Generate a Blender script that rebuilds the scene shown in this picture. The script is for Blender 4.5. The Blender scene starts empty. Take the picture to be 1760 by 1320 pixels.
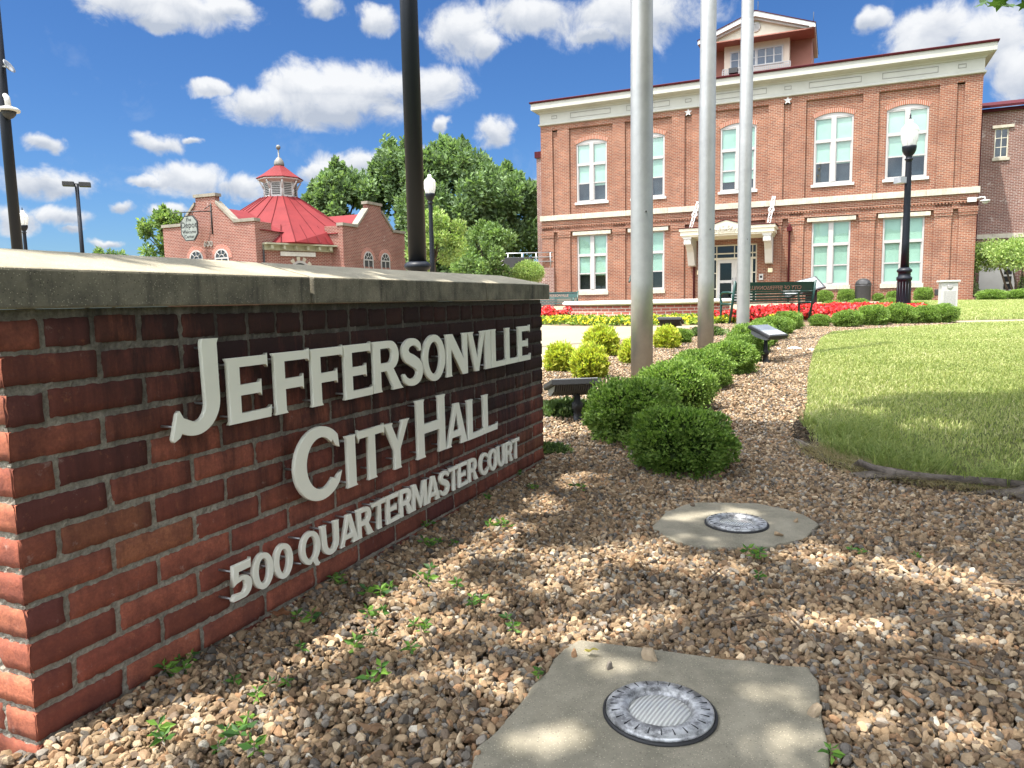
import bpy, bmesh, math, random
import numpy as np
from mathutils import Matrix, Vector

S = bpy.context.scene
COL = S.collection
R = math.radians
random.seed(7)

# ---------------------------------------------------------------- camera
PITCH, ROLL, FPX, CAMZ = 0.1125027, 0.0203543, 1267.5, 0.84
PH = R(23.7)
e1 = Vector((math.cos(PH), -math.sin(PH), 0))      # along the town hall front, to the right
e2 = Vector((math.sin(PH), math.cos(PH), 0))       # away from the street
cd = bpy.data.cameras.new('camera'); cam = bpy.data.objects.new('camera', cd); COL.objects.link(cam)
_F = Vector((0, math.cos(PITCH), -math.sin(PITCH))); _U = Vector((0, math.sin(PITCH), math.cos(PITCH))); _R = Vector((1, 0, 0))
_R2 = _R * math.cos(ROLL) - _U * math.sin(ROLL); _U2 = _R * math.sin(ROLL) + _U * math.cos(ROLL)
cam.matrix_world = Matrix(((_R2.x, _U2.x, -_F.x, 0), (_R2.y, _U2.y, -_F.y, 0), (_R2.z, _U2.z, -_F.z, CAMZ), (0, 0, 0, 1)))
cd.sensor_fit = 'HORIZONTAL'; cd.sensor_width = 36.0; cd.lens = FPX / 1760 * 36.0
cd.clip_start = 0.05; cd.clip_end = 2000
S.camera = cam

# ---------------------------------------------------------------- light
SUN_EL = R(68)
sx, sy = -0.82, -0.572                              # horizontal direction towards the sun
to_sun = Vector((sx * math.cos(SUN_EL), sy * math.cos(SUN_EL), math.sin(SUN_EL))).normalized()
sd = bpy.data.lights.new('sun', 'SUN'); sun = bpy.data.objects.new('sun', sd); COL.objects.link(sun)
sd.energy = 3.0; sd.angle = R(0.53); sd.color = (1.0, 0.945, 0.86)
sun.rotation_euler = to_sun.to_track_quat('Z', 'Y').to_euler()
sun.location = (0, 0, 60)
S.view_settings.view_transform = 'Standard'; S.view_settings.look = 'None'
S.view_settings.exposure = 1.76; S.view_settings.gamma = 1.0; S.view_settings.use_curve_mapping = False
S.cycles.use_denoising = True
S.cycles.max_bounces = 6; S.cycles.transparent_max_bounces = 12; S.cycles.diffuse_bounces = 3

W = bpy.data.worlds.new('World'); S.world = W; W.use_nodes = True
CLOUDS = [(-0.316, 0.243, 0.042, 0.022), (-0.259, 0.265, 0.054, 0.031), (-0.195, 0.259, 0.082, 0.035), (-0.113, 0.271, 0.072, 0.024), (-0.366, 0.258, 0.028, 0.008), (-0.232, 0.237, 0.088, 0.019), (-0.088, 0.226, 0.012, 0.01), (-0.414, 0.339, 0.111, 0.019), (-0.422, 0.325, 0.038, 0.012), (-0.343, 0.347, 0.04, 0.013), (-0.226, 0.356, 0.032, 0.011), (-0.058, 0.333, 0.047, 0.033), (0.029, 0.353, 0.064, 0.024), (-0.162, 0.344, 0.031, 0.015), (0.159, 0.343, 0.108, 0.031), (0.114, 0.326, 0.03, 0.011), (-0.021, 0.317, 0.023, 0.016), (-0.016, 0.219, 0.032, 0.019), (-0.431, 0.192, 0.037, 0.012), (-0.396, 0.197, 0.014, 0.005), (-0.548, 0.183, 0.02, 0.01), (-0.395, 0.155, 0.053, 0.019), (-0.336, 0.146, 0.038, 0.017), (-0.443, 0.152, 0.025, 0.007), (-0.545, 0.14, 0.052, 0.016), (-0.534, 0.104, 0.035, 0.013), (-0.578, 0.102, 0.022, 0.016), (-0.472, 0.117, 0.019, 0.008), (-0.177, 0.176, 0.083, 0.018), (-0.116, 0.187, 0.053, 0.014), (-0.247, 0.164, 0.029, 0.013), (0.024, 0.142, 0.023, 0.018), (0.51, 0.29, 0.058, 0.024), (0.561, 0.267, 0.047, 0.037), (0.494, 0.264, 0.035, 0.024), (0.587, 0.228, 0.026, 0.029), (0.444, 0.307, 0.021, 0.013), (-0.424, 0.116, 0.026, 0.01), (-0.492, 0.075, 0.018, 0.006), (0.023, 0.082, 0.019, 0.012), (-0.529, 0.091, 0.023, 0.007),
          (1.1, 0.5, 0.3, 0.1), (-1.2, 0.45, 0.3, 0.1), (2.4, 0.6, 0.4, 0.15), (-2.5, 0.5, 0.35, 0.12), (3.0, 0.3, 0.3, 0.08)]


def build_world():
    nt = W.node_tree; n = nt.nodes; l = nt.links; n.clear()
    out = n.new('ShaderNodeOutputWorld'); bg = n.new('ShaderNodeBackground'); l.new(bg.outputs[0], out.inputs[0])
    bg.inputs[1].default_value = 0.085
    sky = n.new('ShaderNodeTexSky'); sky.sky_type = 'NISHITA'; sky.sun_disc = False
    sky.sun_elevation = SUN_EL; sky.sun_rotation = math.atan2(sx, sy)
    sky.air_density = 1.0; sky.dust_density = 0.4; sky.ozone_density = 3.0
    tc = n.new('ShaderNodeTexCoord'); sep = n.new('ShaderNodeSeparateXYZ'); l.new(tc.outputs['Generated'], sep.inputs[0])

    def M(op, a, b=None, c=None):
        m = n.new('ShaderNodeMath'); m.operation = op
        for i, q in enumerate((a, b, c)):
            if q is None: continue
            if isinstance(q, (int, float)): m.inputs[i].default_value = q
            else: l.new(q, m.inputs[i])
        return m.outputs[0]

    def V(op, a, b):
        m = n.new('ShaderNodeVectorMath'); m.operation = op
        for i, q in enumerate((a, b)):
            if isinstance(q, tuple): m.inputs[i].default_value = q
            else: l.new(q, m.inputs[i])
        return m
    az = M('ARCTAN2', sep.outputs[0], sep.outputs[1]); el = M('ARCSINE', sep.outputs[2])
    cmb = n.new('ShaderNodeCombineXYZ'); l.new(az, cmb.inputs[0]); l.new(el, cmb.inputs[1])
    def noise(scale, detail, rough, dist=0.0):
        t = n.new('ShaderNodeTexNoise'); t.inputs['Scale'].default_value = scale; t.inputs['Detail'].default_value = detail
        t.inputs['Roughness'].default_value = rough; t.inputs['Distortion'].default_value = dist
        l.new(tc.outputs['Generated'], t.inputs['Vector']); return t
    w1 = noise(26, 4, 0.55)
    wv = V('SUBTRACT', w1.outputs['Color'], (0.5, 0.5, 0.5)); wv2 = V('MULTIPLY', wv.outputs[0], (0.05, 0.028, 0))
    P = V('ADD', cmb.outputs[0], wv2.outputs[0]).outputs[0]
    best = None; hi = None
    for (a, b, ra, rb) in CLOUDS:
        d = V('SUBTRACT', P, (a, b, 0)).outputs[0]
        d = V('MULTIPLY', d, (1 / (ra * 1.15), 1 / (rb * 1.25), 0)).outputs[0]
        ln = n.new('ShaderNodeVectorMath'); ln.operation = 'LENGTH'; l.new(d, ln.inputs[0])
        v = M('SUBTRACT', 1.0, ln.outputs['Value'])
        sp = n.new('ShaderNodeSeparateXYZ'); l.new(d, sp.inputs[0])
        # height inside the cloud, weighted by how deep in the cloud this point lies
        hh = M('MULTIPLY', sp.outputs[1], M('MAXIMUM', v, 0.0))
        best = v if best is None else M('MAXIMUM', best, v)
        hi = hh if hi is None else M('ADD', hi, hh)
    nz = noise(19, 11, 0.64, 0.45); nzb = noise(13, 6, 0.6)
    f = M('ADD', best, M('MULTIPLY', M('SUBTRACT', nz.outputs['Fac'], 0.53), 1.5))
    mr = n.new('ShaderNodeMapRange'); mr.interpolation_type = 'SMOOTHSTEP'; l.new(f, mr.inputs[0])
    mr.inputs[1].default_value = -0.06; mr.inputs[2].default_value = 0.52; mr.inputs[3].default_value = 0; mr.inputs[4].default_value = 0.97
    # thin veils where the big noise is high
    veil = n.new('ShaderNodeMapRange'); l.new(M('MULTIPLY', nzb.outputs['Fac'], nz.outputs['Fac']), veil.inputs[0])
    veil.inputs[1].default_value = 0.3; veil.inputs[2].default_value = 0.5; veil.inputs[3].default_value = 0; veil.inputs[4].default_value = 0.16
    ovn = noise(3.2, 6, 0.6)                            # unseen broken cloud added overhead and behind the camera to lift fill light
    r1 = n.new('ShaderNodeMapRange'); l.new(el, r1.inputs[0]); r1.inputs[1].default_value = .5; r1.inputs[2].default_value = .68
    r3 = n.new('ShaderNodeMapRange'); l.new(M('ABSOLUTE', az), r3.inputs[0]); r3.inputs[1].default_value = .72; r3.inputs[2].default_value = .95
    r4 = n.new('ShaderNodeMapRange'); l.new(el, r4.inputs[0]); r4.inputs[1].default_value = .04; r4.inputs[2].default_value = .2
    side = M('MULTIPLY', r3.outputs[0], r4.outputs[0])  # extra cloud added outside the view, brightened to fill the shaded wall and letters
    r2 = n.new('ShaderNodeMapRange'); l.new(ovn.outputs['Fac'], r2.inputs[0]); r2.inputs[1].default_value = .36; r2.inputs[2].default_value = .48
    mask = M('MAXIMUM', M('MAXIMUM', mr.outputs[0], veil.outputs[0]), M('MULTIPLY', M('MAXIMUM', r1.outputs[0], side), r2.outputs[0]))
    dt = n.new('ShaderNodeVectorMath'); dt.operation = 'DOT_PRODUCT'; l.new(tc.outputs['Generated'], dt.inputs[0]); dt.inputs[1].default_value = tuple(to_sun)
    glow = n.new('ShaderNodeMapRange'); l.new(dt.outputs['Value'], glow.inputs[0]); glow.inputs[1].default_value = .3; glow.inputs[2].default_value = .95; glow.inputs[3].default_value = 1; glow.inputs[4].default_value = 5.5  # boosts the added cloud towards the sun for more fill
    sh = n.new('ShaderNodeMapRange'); l.new(M('ADD', hi, M('MULTIPLY', M('SUBTRACT', nz.outputs['Fac'], 0.5), 0.75)), sh.inputs[0])
    sh.inputs[1].default_value = -0.28; sh.inputs[2].default_value = 0.22; sh.inputs[3].default_value = 0; sh.inputs[4].default_value = 1
    cc = n.new('ShaderNodeMix'); cc.data_type = 'RGBA'; l.new(sh.outputs[0], cc.inputs[0])
    cc.inputs[6].default_value = (1.85, 2.05, 2.4, 1); cc.inputs[7].default_value = (3.35, 3.4, 3.47, 1)
    hs = n.new('ShaderNodeHueSaturation'); hs.inputs['Saturation'].default_value = 1.12; hs.inputs['Value'].default_value = 1.12
    l.new(sky.outputs[0], hs.inputs['Color'])
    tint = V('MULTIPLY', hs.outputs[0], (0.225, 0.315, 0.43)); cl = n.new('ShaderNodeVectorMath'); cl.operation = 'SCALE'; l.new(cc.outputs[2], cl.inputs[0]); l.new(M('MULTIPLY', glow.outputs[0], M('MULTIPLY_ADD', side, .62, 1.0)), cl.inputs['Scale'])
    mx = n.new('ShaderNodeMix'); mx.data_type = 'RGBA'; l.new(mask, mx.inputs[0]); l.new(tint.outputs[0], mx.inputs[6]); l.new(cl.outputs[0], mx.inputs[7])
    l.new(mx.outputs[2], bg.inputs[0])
    W.cycles.sampling_method = 'MANUAL'; W.cycles.sample_map_resolution = 512


build_world()


# ---------------------------------------------------------------- helpers
def gz(y):
    return float(np.interp(y, [-50, 3.7, 16, 36, 200], [0, 0, .31, .48, .6]))


def gzv(y):
    return np.interp(y, [-50, 3.7, 16, 36, 200], [0, 0, .31, .48, .6])


def tag(o, label=None, cat=None, group=None, kind=None):
    if label: o['label'] = label
    if cat: o['category'] = cat
    if group: o['group'] = group
    if kind: o['kind'] = kind
    return o


def thing(name, label, cat, loc=(0, 0, 0), rz=0.0, group=None):
    o = bpy.data.objects.new(name, None); COL.objects.link(o); o.empty_display_size = 0.1
    o.location = loc; o.rotation_euler = (0, 0, rz)
    return tag(o, label, cat, group)


def copy_tree(o, parent=None):
    c = o.copy(); COL.objects.link(c)
    if parent is not None: c.parent = parent
    for ch in list(o.children): copy_tree(ch, c)
    return c


class MB:
    def __init__(s): s.V = []; s.F = []; s.M = []; s.S = []

    def add(s, V, F, m=0, sm=False):
        b = len(s.V); s.V += [tuple(v) for v in V]
        for f in F: s.F.append([b + i for i in f]); s.M.append(m); s.S.append(sm)
        return s

    def box(s, x0, x1, y0, y1, z0, z1, m=0):
        V = [(x0, y0, z0), (x1, y0, z0), (x1, y1, z0), (x0, y1, z0), (x0, y0, z1), (x1, y0, z1), (x1, y1, z1), (x0, y1, z1)]
        return s.add(V, [(0, 3, 2, 1), (4, 5, 6, 7), (0, 1, 5, 4), (1, 2, 6, 5), (2, 3, 7, 6), (3, 0, 4, 7)], m)

    def prism(s, pts, a, b, axis='y', m=0):
        """polygon in the two other axes (x,z / y,z / x,y), extruded along axis"""
        n = len(pts)
        f = {'y': lambda p, t: (p[0], t, p[1]), 'x': lambda p, t: (t, p[0], p[1]), 'z': lambda p, t: (p[0], p[1], t)}[axis]
        V = [f(p, a) for p in pts] + [f(p, b) for p in pts]
        F = [tuple(range(n)), tuple(range(2 * n - 1, n - 1, -1))] + [(i, (i + 1) % n, n + (i + 1) % n, n + i) for i in range(n)]
        return s.add(V, F, m)

    def lathe(s, prof, c=(0, 0), seg=16, m=0, sm=True, ph=0.0, cap=True):
        V = []; F = []
        for r, z in prof:
            for i in range(seg):
                a = 2 * math.pi * i / seg + ph; V.append((c[0] + r * math.cos(a), c[1] + r * math.sin(a), z))
        for k in range(len(prof) - 1):
            for i in range(seg):
                j = (i + 1) % seg; F.append((k * seg + i, k * seg + j, (k + 1) * seg + j, (k + 1) * seg + i))
        if cap:
            F.append(tuple(range(seg - 1, -1, -1))); t = (len(prof) - 1) * seg; F.append(tuple(range(t, t + seg)))
        return s.add(V, F, m, sm)

    def tube(s, pts, rad, seg=8, m=0, sm=True):
        pts = [Vector(p) for p in pts]
        if not hasattr(rad, '__len__'): rad = [rad] * len(pts)
        V = []; F = []; up = None
        for i, p in enumerate(pts):
            t = (pts[min(i + 1, len(pts) - 1)] - pts[max(i - 1, 0)]).normalized()
            if up is None: up = Vector((0, 0, 1)) if abs(t.z) < .9 else Vector((1, 0, 0))
            a = t.cross(up).normalized(); b = a.cross(t).normalized(); up = b
            for k in range(seg):
                q = 2 * math.pi * k / seg; V.append(p + (a * math.cos(q) + b * math.sin(q)) * rad[i])
        for i in range(len(pts) - 1):
            for k in range(seg):
                j = (k + 1) % seg; F.append((i * seg + k, i * seg + j, (i + 1) * seg + j, (i + 1) * seg + k))
        F.append(tuple(range(seg - 1, -1, -1))); t = (len(pts) - 1) * seg; F.append(tuple(range(t, t + seg)))
        return s.add(V, F, m, sm)

    def ell(s, c, r, seg=14, ring=8, m=0):
        prof = [(max(1e-4, math.sin(math.pi * i / ring)), -math.cos(math.pi * i / ring)) for i in range(ring + 1)]
        b = len(s.V); s.lathe(prof, (0, 0), seg, m, True)
        for i in range(b, len(s.V)):
            v = s.V[i]; s.V[i] = (c[0] + v[0] * r[0], c[1] + v[1] * r[1], c[2] + v[2] * r[2])
        return s

    def xf(s, mat, start=0):
        for i in range(start, len(s.V)): s.V[i] = tuple(mat @ Vector(s.V[i]))
        return s

    def build(s, name, mats, parent=None, fix=True, bevel=0.0, uv=True):
        me = bpy.data.meshes.new(name); me.from_pydata(s.V, [], s.F)
        mats = mats if isinstance(mats, (list, tuple)) else [mats]
        for q in mats: me.materials.append(q)
        me.polygons.foreach_set('material_index', s.M); me.polygons.foreach_set('use_smooth', s.S)
        if fix:
            bm = bmesh.new(); bm.from_mesh(me); bmesh.ops.recalc_face_normals(bm, faces=bm.faces); bm.to_mesh(me); bm.free()
        if uv: box_uv(me)
        o = bpy.data.objects.new(name, me); COL.objects.link(o)
        if parent is not None: o.parent = parent
        if bevel:
            b = o.modifiers.new('bevel', 'BEVEL'); b.width = bevel; b.segments = 2; b.limit_method = 'ANGLE'; b.angle_limit = R(40)
        return o


def box_uv(me):
    uvl = me.uv_layers.new(name='uv'); nl = len(me.loops)
    vi = np.empty(nl, 'i'); me.loops.foreach_get('vertex_index', vi)
    co = np.empty(len(me.vertices) * 3, 'f'); me.vertices.foreach_get('co', co); co = co.reshape(-1, 3)[vi]
    npoly = len(me.polygons); nm = np.empty(npoly * 3, 'f'); me.polygons.foreach_get('normal', nm); nm = np.abs(nm.reshape(-1, 3))
    lt = np.empty(npoly, 'i'); me.polygons.foreach_get('loop_total', lt); ls = np.empty(npoly, 'i'); me.polygons.foreach_get('loop_start', ls)
    pid = np.zeros(nl, 'i')
    pid[ls[1:]] = 1 if npoly > 1 else 0
    pid = np.cumsum(pid)
    a = nm[pid].argmax(1)
    u = np.where(a == 0, co[:, 1], co[:, 0]); v = np.where(a == 2, co[:, 1], co[:, 2])
    uvl.data.foreach_set('uv', np.stack([u, v], 1).astype('f').ravel())


def npmesh(name, V, F, mats, col=None, parent=None, smooth=False, tris=None):
    V = np.asarray(V, 'f'); F = np.asarray(F, 'i'); k = F.shape[1]
    me = bpy.data.meshes.new(name); me.vertices.add(len(V)); me.vertices.foreach_set('co', V.ravel())
    me.loops.add(F.size); me.loops.foreach_set('vertex_index', F.ravel())
    me.polygons.add(len(F)); me.polygons.foreach_set('loop_start', np.arange(0, F.size, k, dtype='i'))
    me.polygons.foreach_set('use_smooth', np.full(len(F), smooth))
    for q in (mats if isinstance(mats, (list, tuple)) else [mats]): me.materials.append(q)
    if col is not None:
        c = np.ones((len(V), 4), 'f'); c[:, :3] = col
        me.color_attributes.new('col', 'FLOAT_COLOR', 'POINT').data.foreach_set('color', c.ravel())
    me.update(calc_edges=True)
    o = bpy.data.objects.new(name, me); COL.objects.link(o)
    if parent is not None: o.parent = parent
    return o


def unit(a): return a / np.maximum(np.linalg.norm(a, axis=1, keepdims=True), 1e-9)


def leafquads(P, D, size, rng, aspect=.5, fold=.25):
    """folded leaf (two triangles) at each P pointing along D: returns V, F"""
    n = len(P); D = unit(D); rnd = unit(rng.normal(size=(n, 3)))
    Sd = unit(np.cross(D, rnd)); N = np.cross(Sd, D); s = np.broadcast_to(np.asarray(size, float), (n,))[:, None]
    mid = P + D * s * .48
    L = mid + Sd * s * aspect * .5 + N * s * fold * .4; Rr = mid - Sd * s * aspect * .5 + N * s * fold * .4
    T = P + D * s
    V = np.stack([P, L, T, Rr], 1).reshape(-1, 3); b = np.arange(n)[:, None] * 4
    F = np.concatenate([b + [0, 2, 1], b + [0, 3, 2]], 1).reshape(-1, 3)
    return V, F


def rep(c, k): return np.repeat(c, k, axis=0)


def inpoly(x, y, poly):
    x = np.asarray(x); y = np.asarray(y); r = np.zeros(x.shape, bool); n = len(poly); j = n - 1
    for i in range(n):
        xi, yi = poly[i]; xj, yj = poly[j]
        c = ((yi > y) != (yj > y)) & (x < (xj - xi) * (y - yi) / (yj - yi + 1e-12) + xi); r ^= c; j = i
    return r


def text_mesh(body, size, depth, mat, name, parent, loc, rot, align='CENTER', sx_=1.0):
    c = bpy.data.curves.new(name, 'FONT'); c.body = body; c.size = size; c.extrude = depth; c.align_x = align; c.align_y = 'CENTER'; c.resolution_u = 3
    t = bpy.data.objects.new(name, c); COL.objects.link(t)
    dg = bpy.context.evaluated_depsgraph_get(); me = bpy.data.meshes.new_from_object(t.evaluated_get(dg))
    bpy.data.objects.remove(t); me.materials.clear(); me.materials.append(mat)
    o = bpy.data.objects.new(name, me); COL.objects.link(o); o.parent = parent; o.location = loc; o.rotation_euler = rot; o.scale = (sx_, 1, 1)
    return o


# ---------------------------------------------------------------- materials
def newmat(name):
    m = bpy.data.materials.new(name); m.use_nodes = True; nt = m.node_tree; return m, nt, nt.nodes['Principled BSDF']


def N(nt, kind, **kw):
    n = nt.nodes.new(kind)
    for k, v in kw.items():
        if k in n.inputs: n.inputs[k].default_value = v
        else: setattr(n, k, v)
    return n


def mixc(nt, fac, a, b, mode='MIX'):
    m = nt.nodes.new('ShaderNodeMix'); m.data_type = 'RGBA'; m.blend_type = mode
    for i, q in ((0, fac), (6, a), (7, b)):
        if isinstance(q, (int, float)): m.inputs[i].default_value = q
        elif isinstance(q, tuple): m.inputs[i].default_value = (*q, 1) if len(q) == 3 else q
        else: nt.links.new(q, m.inputs[i])
    return m.outputs[2]


def ramp(nt, src, lo, hi, a=0.0, b=1.0):
    m = nt.nodes.new('ShaderNodeMapRange'); nt.links.new(src, m.inputs[0])
    for i, v in enumerate((lo, hi, a, b)): m.inputs[i + 1].default_value = v
    return m.outputs[0]


def noise(nt, vec, scale, detail=4, rough=.55, w=None):
    t = N(nt, 'ShaderNodeTexNoise', Scale=scale, Detail=detail, Roughness=rough)
    if vec is not None: nt.links.new(vec, t.inputs['Vector'])
    return t.outputs['Fac']


def bump(nt, b, h, strength=.3, dist=.01):
    n = N(nt, 'ShaderNodeBump', Strength=strength, Distance=dist); nt.links.new(h, n.inputs['Height']); nt.links.new(n.outputs[0], b.inputs['Normal']); return n


def plain(name, c, rough=.6, metal=0.0, var=.12, scale=6.0, bs=0.0, bsc=60.0, c2=None, spec=None):
    """a colour that wanders a little, with optional fine relief"""
    m, nt, b = newmat(name); tc = N(nt, 'ShaderNodeTexCoord'); v = tc.outputs['Object']
    c2 = c2 or tuple(q * (1 - 2.2 * var) for q in c)
    f = noise(nt, v, scale, 6, .6); nt.links.new(mixc(nt, ramp(nt, f, .3, .7), c2, c), b.inputs['Base Color'])
    b.inputs['Roughness'].default_value = rough; b.inputs['Metallic'].default_value = metal
    if spec is not None: b.inputs['Specular IOR Level'].default_value = spec
    if bs: bump(nt, b, noise(nt, v, bsc, 5, .65), bs, .01)
    return m


def brickmat(name, c1, c2, mort, bw=.215, bh=.075, ms=.011, dark=.5, blotch=None, bscale=1.0, bthr=.62, offs=.5):
    m, nt, b = newmat(name); tc = N(nt, 'ShaderNodeTexCoord'); uv = tc.outputs['UV']
    t = N(nt, 'ShaderNodeTexBrick', Scale=1.0); t.offset = offs
    t.inputs['Brick Width'].default_value = bw; t.inputs['Row Height'].default_value = bh; t.inputs['Mortar Size'].default_value = ms
    t.inputs['Mortar Smooth'].default_value = .25; t.inputs['Bias'].default_value = -.1
    nt.links.new(uv, t.inputs['Vector'])
    for k, c in (('Color1', c1), ('Color2', c2), ('Mortar', mort)): t.inputs[k].default_value = (*c, 1)
    big = noise(nt, uv, .8, 5, .6); fine = noise(nt, uv, 14, 4, .6)
    c = mixc(nt, ramp(nt, big, .35, .7, 0, dark), t.outputs['Color'], tuple(q * .62 for q in c2), 'MIX')
    c = mixc(nt, ramp(nt, fine, .3, .7, 0, .3), c, (.9, .85, .8), 'MULTIPLY')
    if blotch:
        bn = noise(nt, uv, bscale, 7, .7); c = mixc(nt, ramp(nt, bn, bthr, bthr + .12, 0, .75), c, blotch)
    nt.links.new(c, b.inputs['Base Color']); b.inputs['Roughness'].default_value = .9; b.inputs['Specular IOR Level'].default_value = .2
    inv = N(nt, 'ShaderNodeMath', operation='SUBTRACT'); inv.inputs[0].default_value = 1; nt.links.new(t.outputs['Fac'], inv.inputs[1])
    bump(nt, b, inv.outputs[0], .5, .01)
    return m


def attrmat(name, rough=.8, trans=0.0, spec=.3, nscale=0, nstr=0.0, vary=0.0):
    m, nt, b = newmat(name); a = N(nt, 'ShaderNodeAttribute', attribute_name='col'); c = a.outputs['Color']
    if vary:
        tc = N(nt, 'ShaderNodeTexCoord'); f = noise(nt, tc.outputs['Object'], nscale, 5, .65)
        c = mixc(nt, ramp(nt, f, .25, .75, 0, vary), c, (.25, .22, .18), 'MULTIPLY')
        if nstr: bump(nt, b, f, nstr, .006)
    nt.links.new(c, b.inputs['Base Color']); b.inputs['Roughness'].default_value = rough; b.inputs['Specular IOR Level'].default_value = spec
    if trans:
        tr = N(nt, 'ShaderNodeBsdfTranslucent'); nt.links.new(mixc(nt, 1.0, c, (1.25, 1.35, .7), 'MULTIPLY'), tr.inputs['Color'])
        ms = N(nt, 'ShaderNodeMixShader', Fac=trans); nt.links.new(b.outputs[0], ms.inputs[1]); nt.links.new(tr.outputs[0], ms.inputs[2])
        nt.links.new(ms.outputs[0], nt.nodes['Material Output'].inputs[0])
    return m


def glassmat(name, tint=(.75, .86, .84), refl=1.5, rough=.02, t=1.0):
    m, nt, b = newmat(name); nt.nodes.remove(b)
    tr = N(nt, 'ShaderNodeBsdfTransparent'); tr.inputs[0].default_value = (*tint, 1)
    gl = N(nt, 'ShaderNodeBsdfGlossy', Roughness=rough); lw = N(nt, 'ShaderNodeLayerWeight', Blend=.5)
    pw = N(nt, 'ShaderNodeMath', operation='POWER'); nt.links.new(lw.outputs['Facing'], pw.inputs[0]); pw.inputs[1].default_value = 4.0
    fr = N(nt, 'ShaderNodeMath', operation='MULTIPLY_ADD'); nt.links.new(pw.outputs[0], fr.inputs[0]); fr.inputs[1].default_value = .55; fr.inputs[2].default_value = (refl - 1) * .16
    ms = N(nt, 'ShaderNodeMixShader'); nt.links.new(fr.outputs[0], ms.inputs[0]); nt.links.new(tr.outputs[0], ms.inputs[1]); nt.links.new(gl.outputs[0], ms.inputs[2])
    nt.links.new(ms.outputs[0], nt.nodes['Material Output'].inputs[0]); return m


def concrete(name, c, c2, sc=8.0, bs=.25, specks=.0, streak=None):
    m, nt, b = newmat(name); v = N(nt, 'ShaderNodeTexCoord').outputs['Object']
    k = mixc(nt, ramp(nt, noise(nt, v, sc, 7, .65), .32, .68), c2, c)
    if streak:
        mp = N(nt, 'ShaderNodeMapping'); nt.links.new(v, mp.inputs[0]); mp.inputs['Scale'].default_value = (9, 9, 1.2)
        k = mixc(nt, ramp(nt, noise(nt, mp.outputs[0], 2.2, 6, .7), .5, .72, 0, .85), k, streak)
    if specks:
        vo = N(nt, 'ShaderNodeTexVoronoi', Scale=170.0); nt.links.new(v, vo.inputs['Vector'])
        k = mixc(nt, ramp(nt, vo.outputs['Distance'], .12, .22, specks, 0), k, tuple(min(1, q * 1.9) for q in c))
        vo2 = N(nt, 'ShaderNodeTexVoronoi', Scale=120.0); nt.links.new(v, vo2.inputs['Vector'])
        k = mixc(nt, ramp(nt, vo2.outputs['Distance'], .1, .2, specks, 0), k, tuple(q * .4 for q in c2))
    nt.links.new(k, b.inputs['Base Color']); b.inputs['Roughness'].default_value = .92; b.inputs['Specular IOR Level'].default_value = .2
    bump(nt, b, noise(nt, v, 160, 6, .7), bs, .006)
    return m


M_soil = plain('soil', (.20, .145, .09), .95, var=.25, scale=9, bs=.6, bsc=40, spec=.1)
M_paving = concrete('pale concrete', (.27, .222, .15), (.215, .178, .122), .6, .1)
M_asphalt = plain('asphalt', (.06, .06, .06), .9)
M_turf = plain('turf', (.075, .105, .028), .95, var=.3, scale=3, bs=.4, bsc=80, c2=(.12, .12, .045), spec=.1)
M_gravel = attrmat('gravel stone', .9, 0, .2, 90, .6, .4)
M_pad = concrete('pad concrete', (.31, .28, .215), (.18, .165, .125), 9, .3, .6)
M_cap = concrete('cast stone', (.40, .36, .27), (.27, .245, .185), 6, .35, .45)
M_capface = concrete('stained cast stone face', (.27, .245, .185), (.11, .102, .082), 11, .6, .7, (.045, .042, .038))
M_brickfg = None
M_white = plain('white paint', (.50, .49, .47), .5, var=.05, scale=3)
M_frame = plain('window frame paint', (.36, .345, .335), .5, var=.04, scale=2)
M_cream = plain('cream paint', (.60, .56, .45), .55, var=.05, scale=2)
M_frieze = plain('weathered cornice paint', (.385, .38, .335), .6, var=.07, scale=1.2, bs=.05)
M_stone = concrete('limestone', (.50, .46, .37), (.36, .325, .26), 2.5, .15, 0, (.22, .20, .17))
M_coping = concrete('weathered coping', (.26, .235, .19), (.16, .145, .12), 3, .2)
M_hall = brickmat('orange red brick', (.26, .094, .053), (.15, .055, .038), (.335, .26, .195), .22, .078, .012, .5)
M_arch = brickmat('arch brick', (.32, .13, .08), (.24, .09, .06), (.42, .33, .27), .085, .4, .012, .2, offs=0.0)
M_side = brickmat('brown old brick', (.21, .095, .075), (.14, .065, .055), (.40, .35, .31), .22, .078, .011, .4, (.62, .57, .52), 2.2, .60)
M_depot = brickmat('old depot brick', (.21, .07, .05), (.14, .046, .036), (.38, .28, .235), .22, .085, .012, .35, (.50, .42, .38), 1.3, .64)
M_plbrick = brickmat('planter brick', (.34, .10, .07), (.26, .075, .055), (.45, .36, .30), .2, .07, .01, .2)
M_redroof = None
M_redtrim = plain('maroon metal', (.065, .011, .014), .7, var=.1, spec=.1)
M_brown = plain('red brown siding', (.30, .125, .085), .7, var=.06, scale=3)
M_black = plain('black enamel', (.004, .006, .011), .45, var=.05, scale=10, spec=.28)
M_blackmat = plain('black plastic', (.02, .02, .022), .6, var=.1)
M_dark = plain('dark interior', (.012, .014, .015), .9)
M_interior = plain('dim room', (.035, .055, .07), .9, var=.3, scale=1.5)
M_blind = plain('mint roller blind', (.33, .48, .405), .8, var=.10, scale=.55)
M_glass = glassmat('window glass', (.90, .96, .94), 1.75)
M_glassd = glassmat('door glass', (.5, .55, .55), 1.4)
M_iron = plain('wrought iron', (.02, .02, .02), .6)
M_green = plain('dark green bench paint', (.004, .042, .032), .4, var=.1, scale=8)
M_tan = plain('tan lettering', (.30, .16, .115), .7)
M_galv = plain('galvanised steel', (.45, .46, .47), .4, .8, var=.1)
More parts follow.
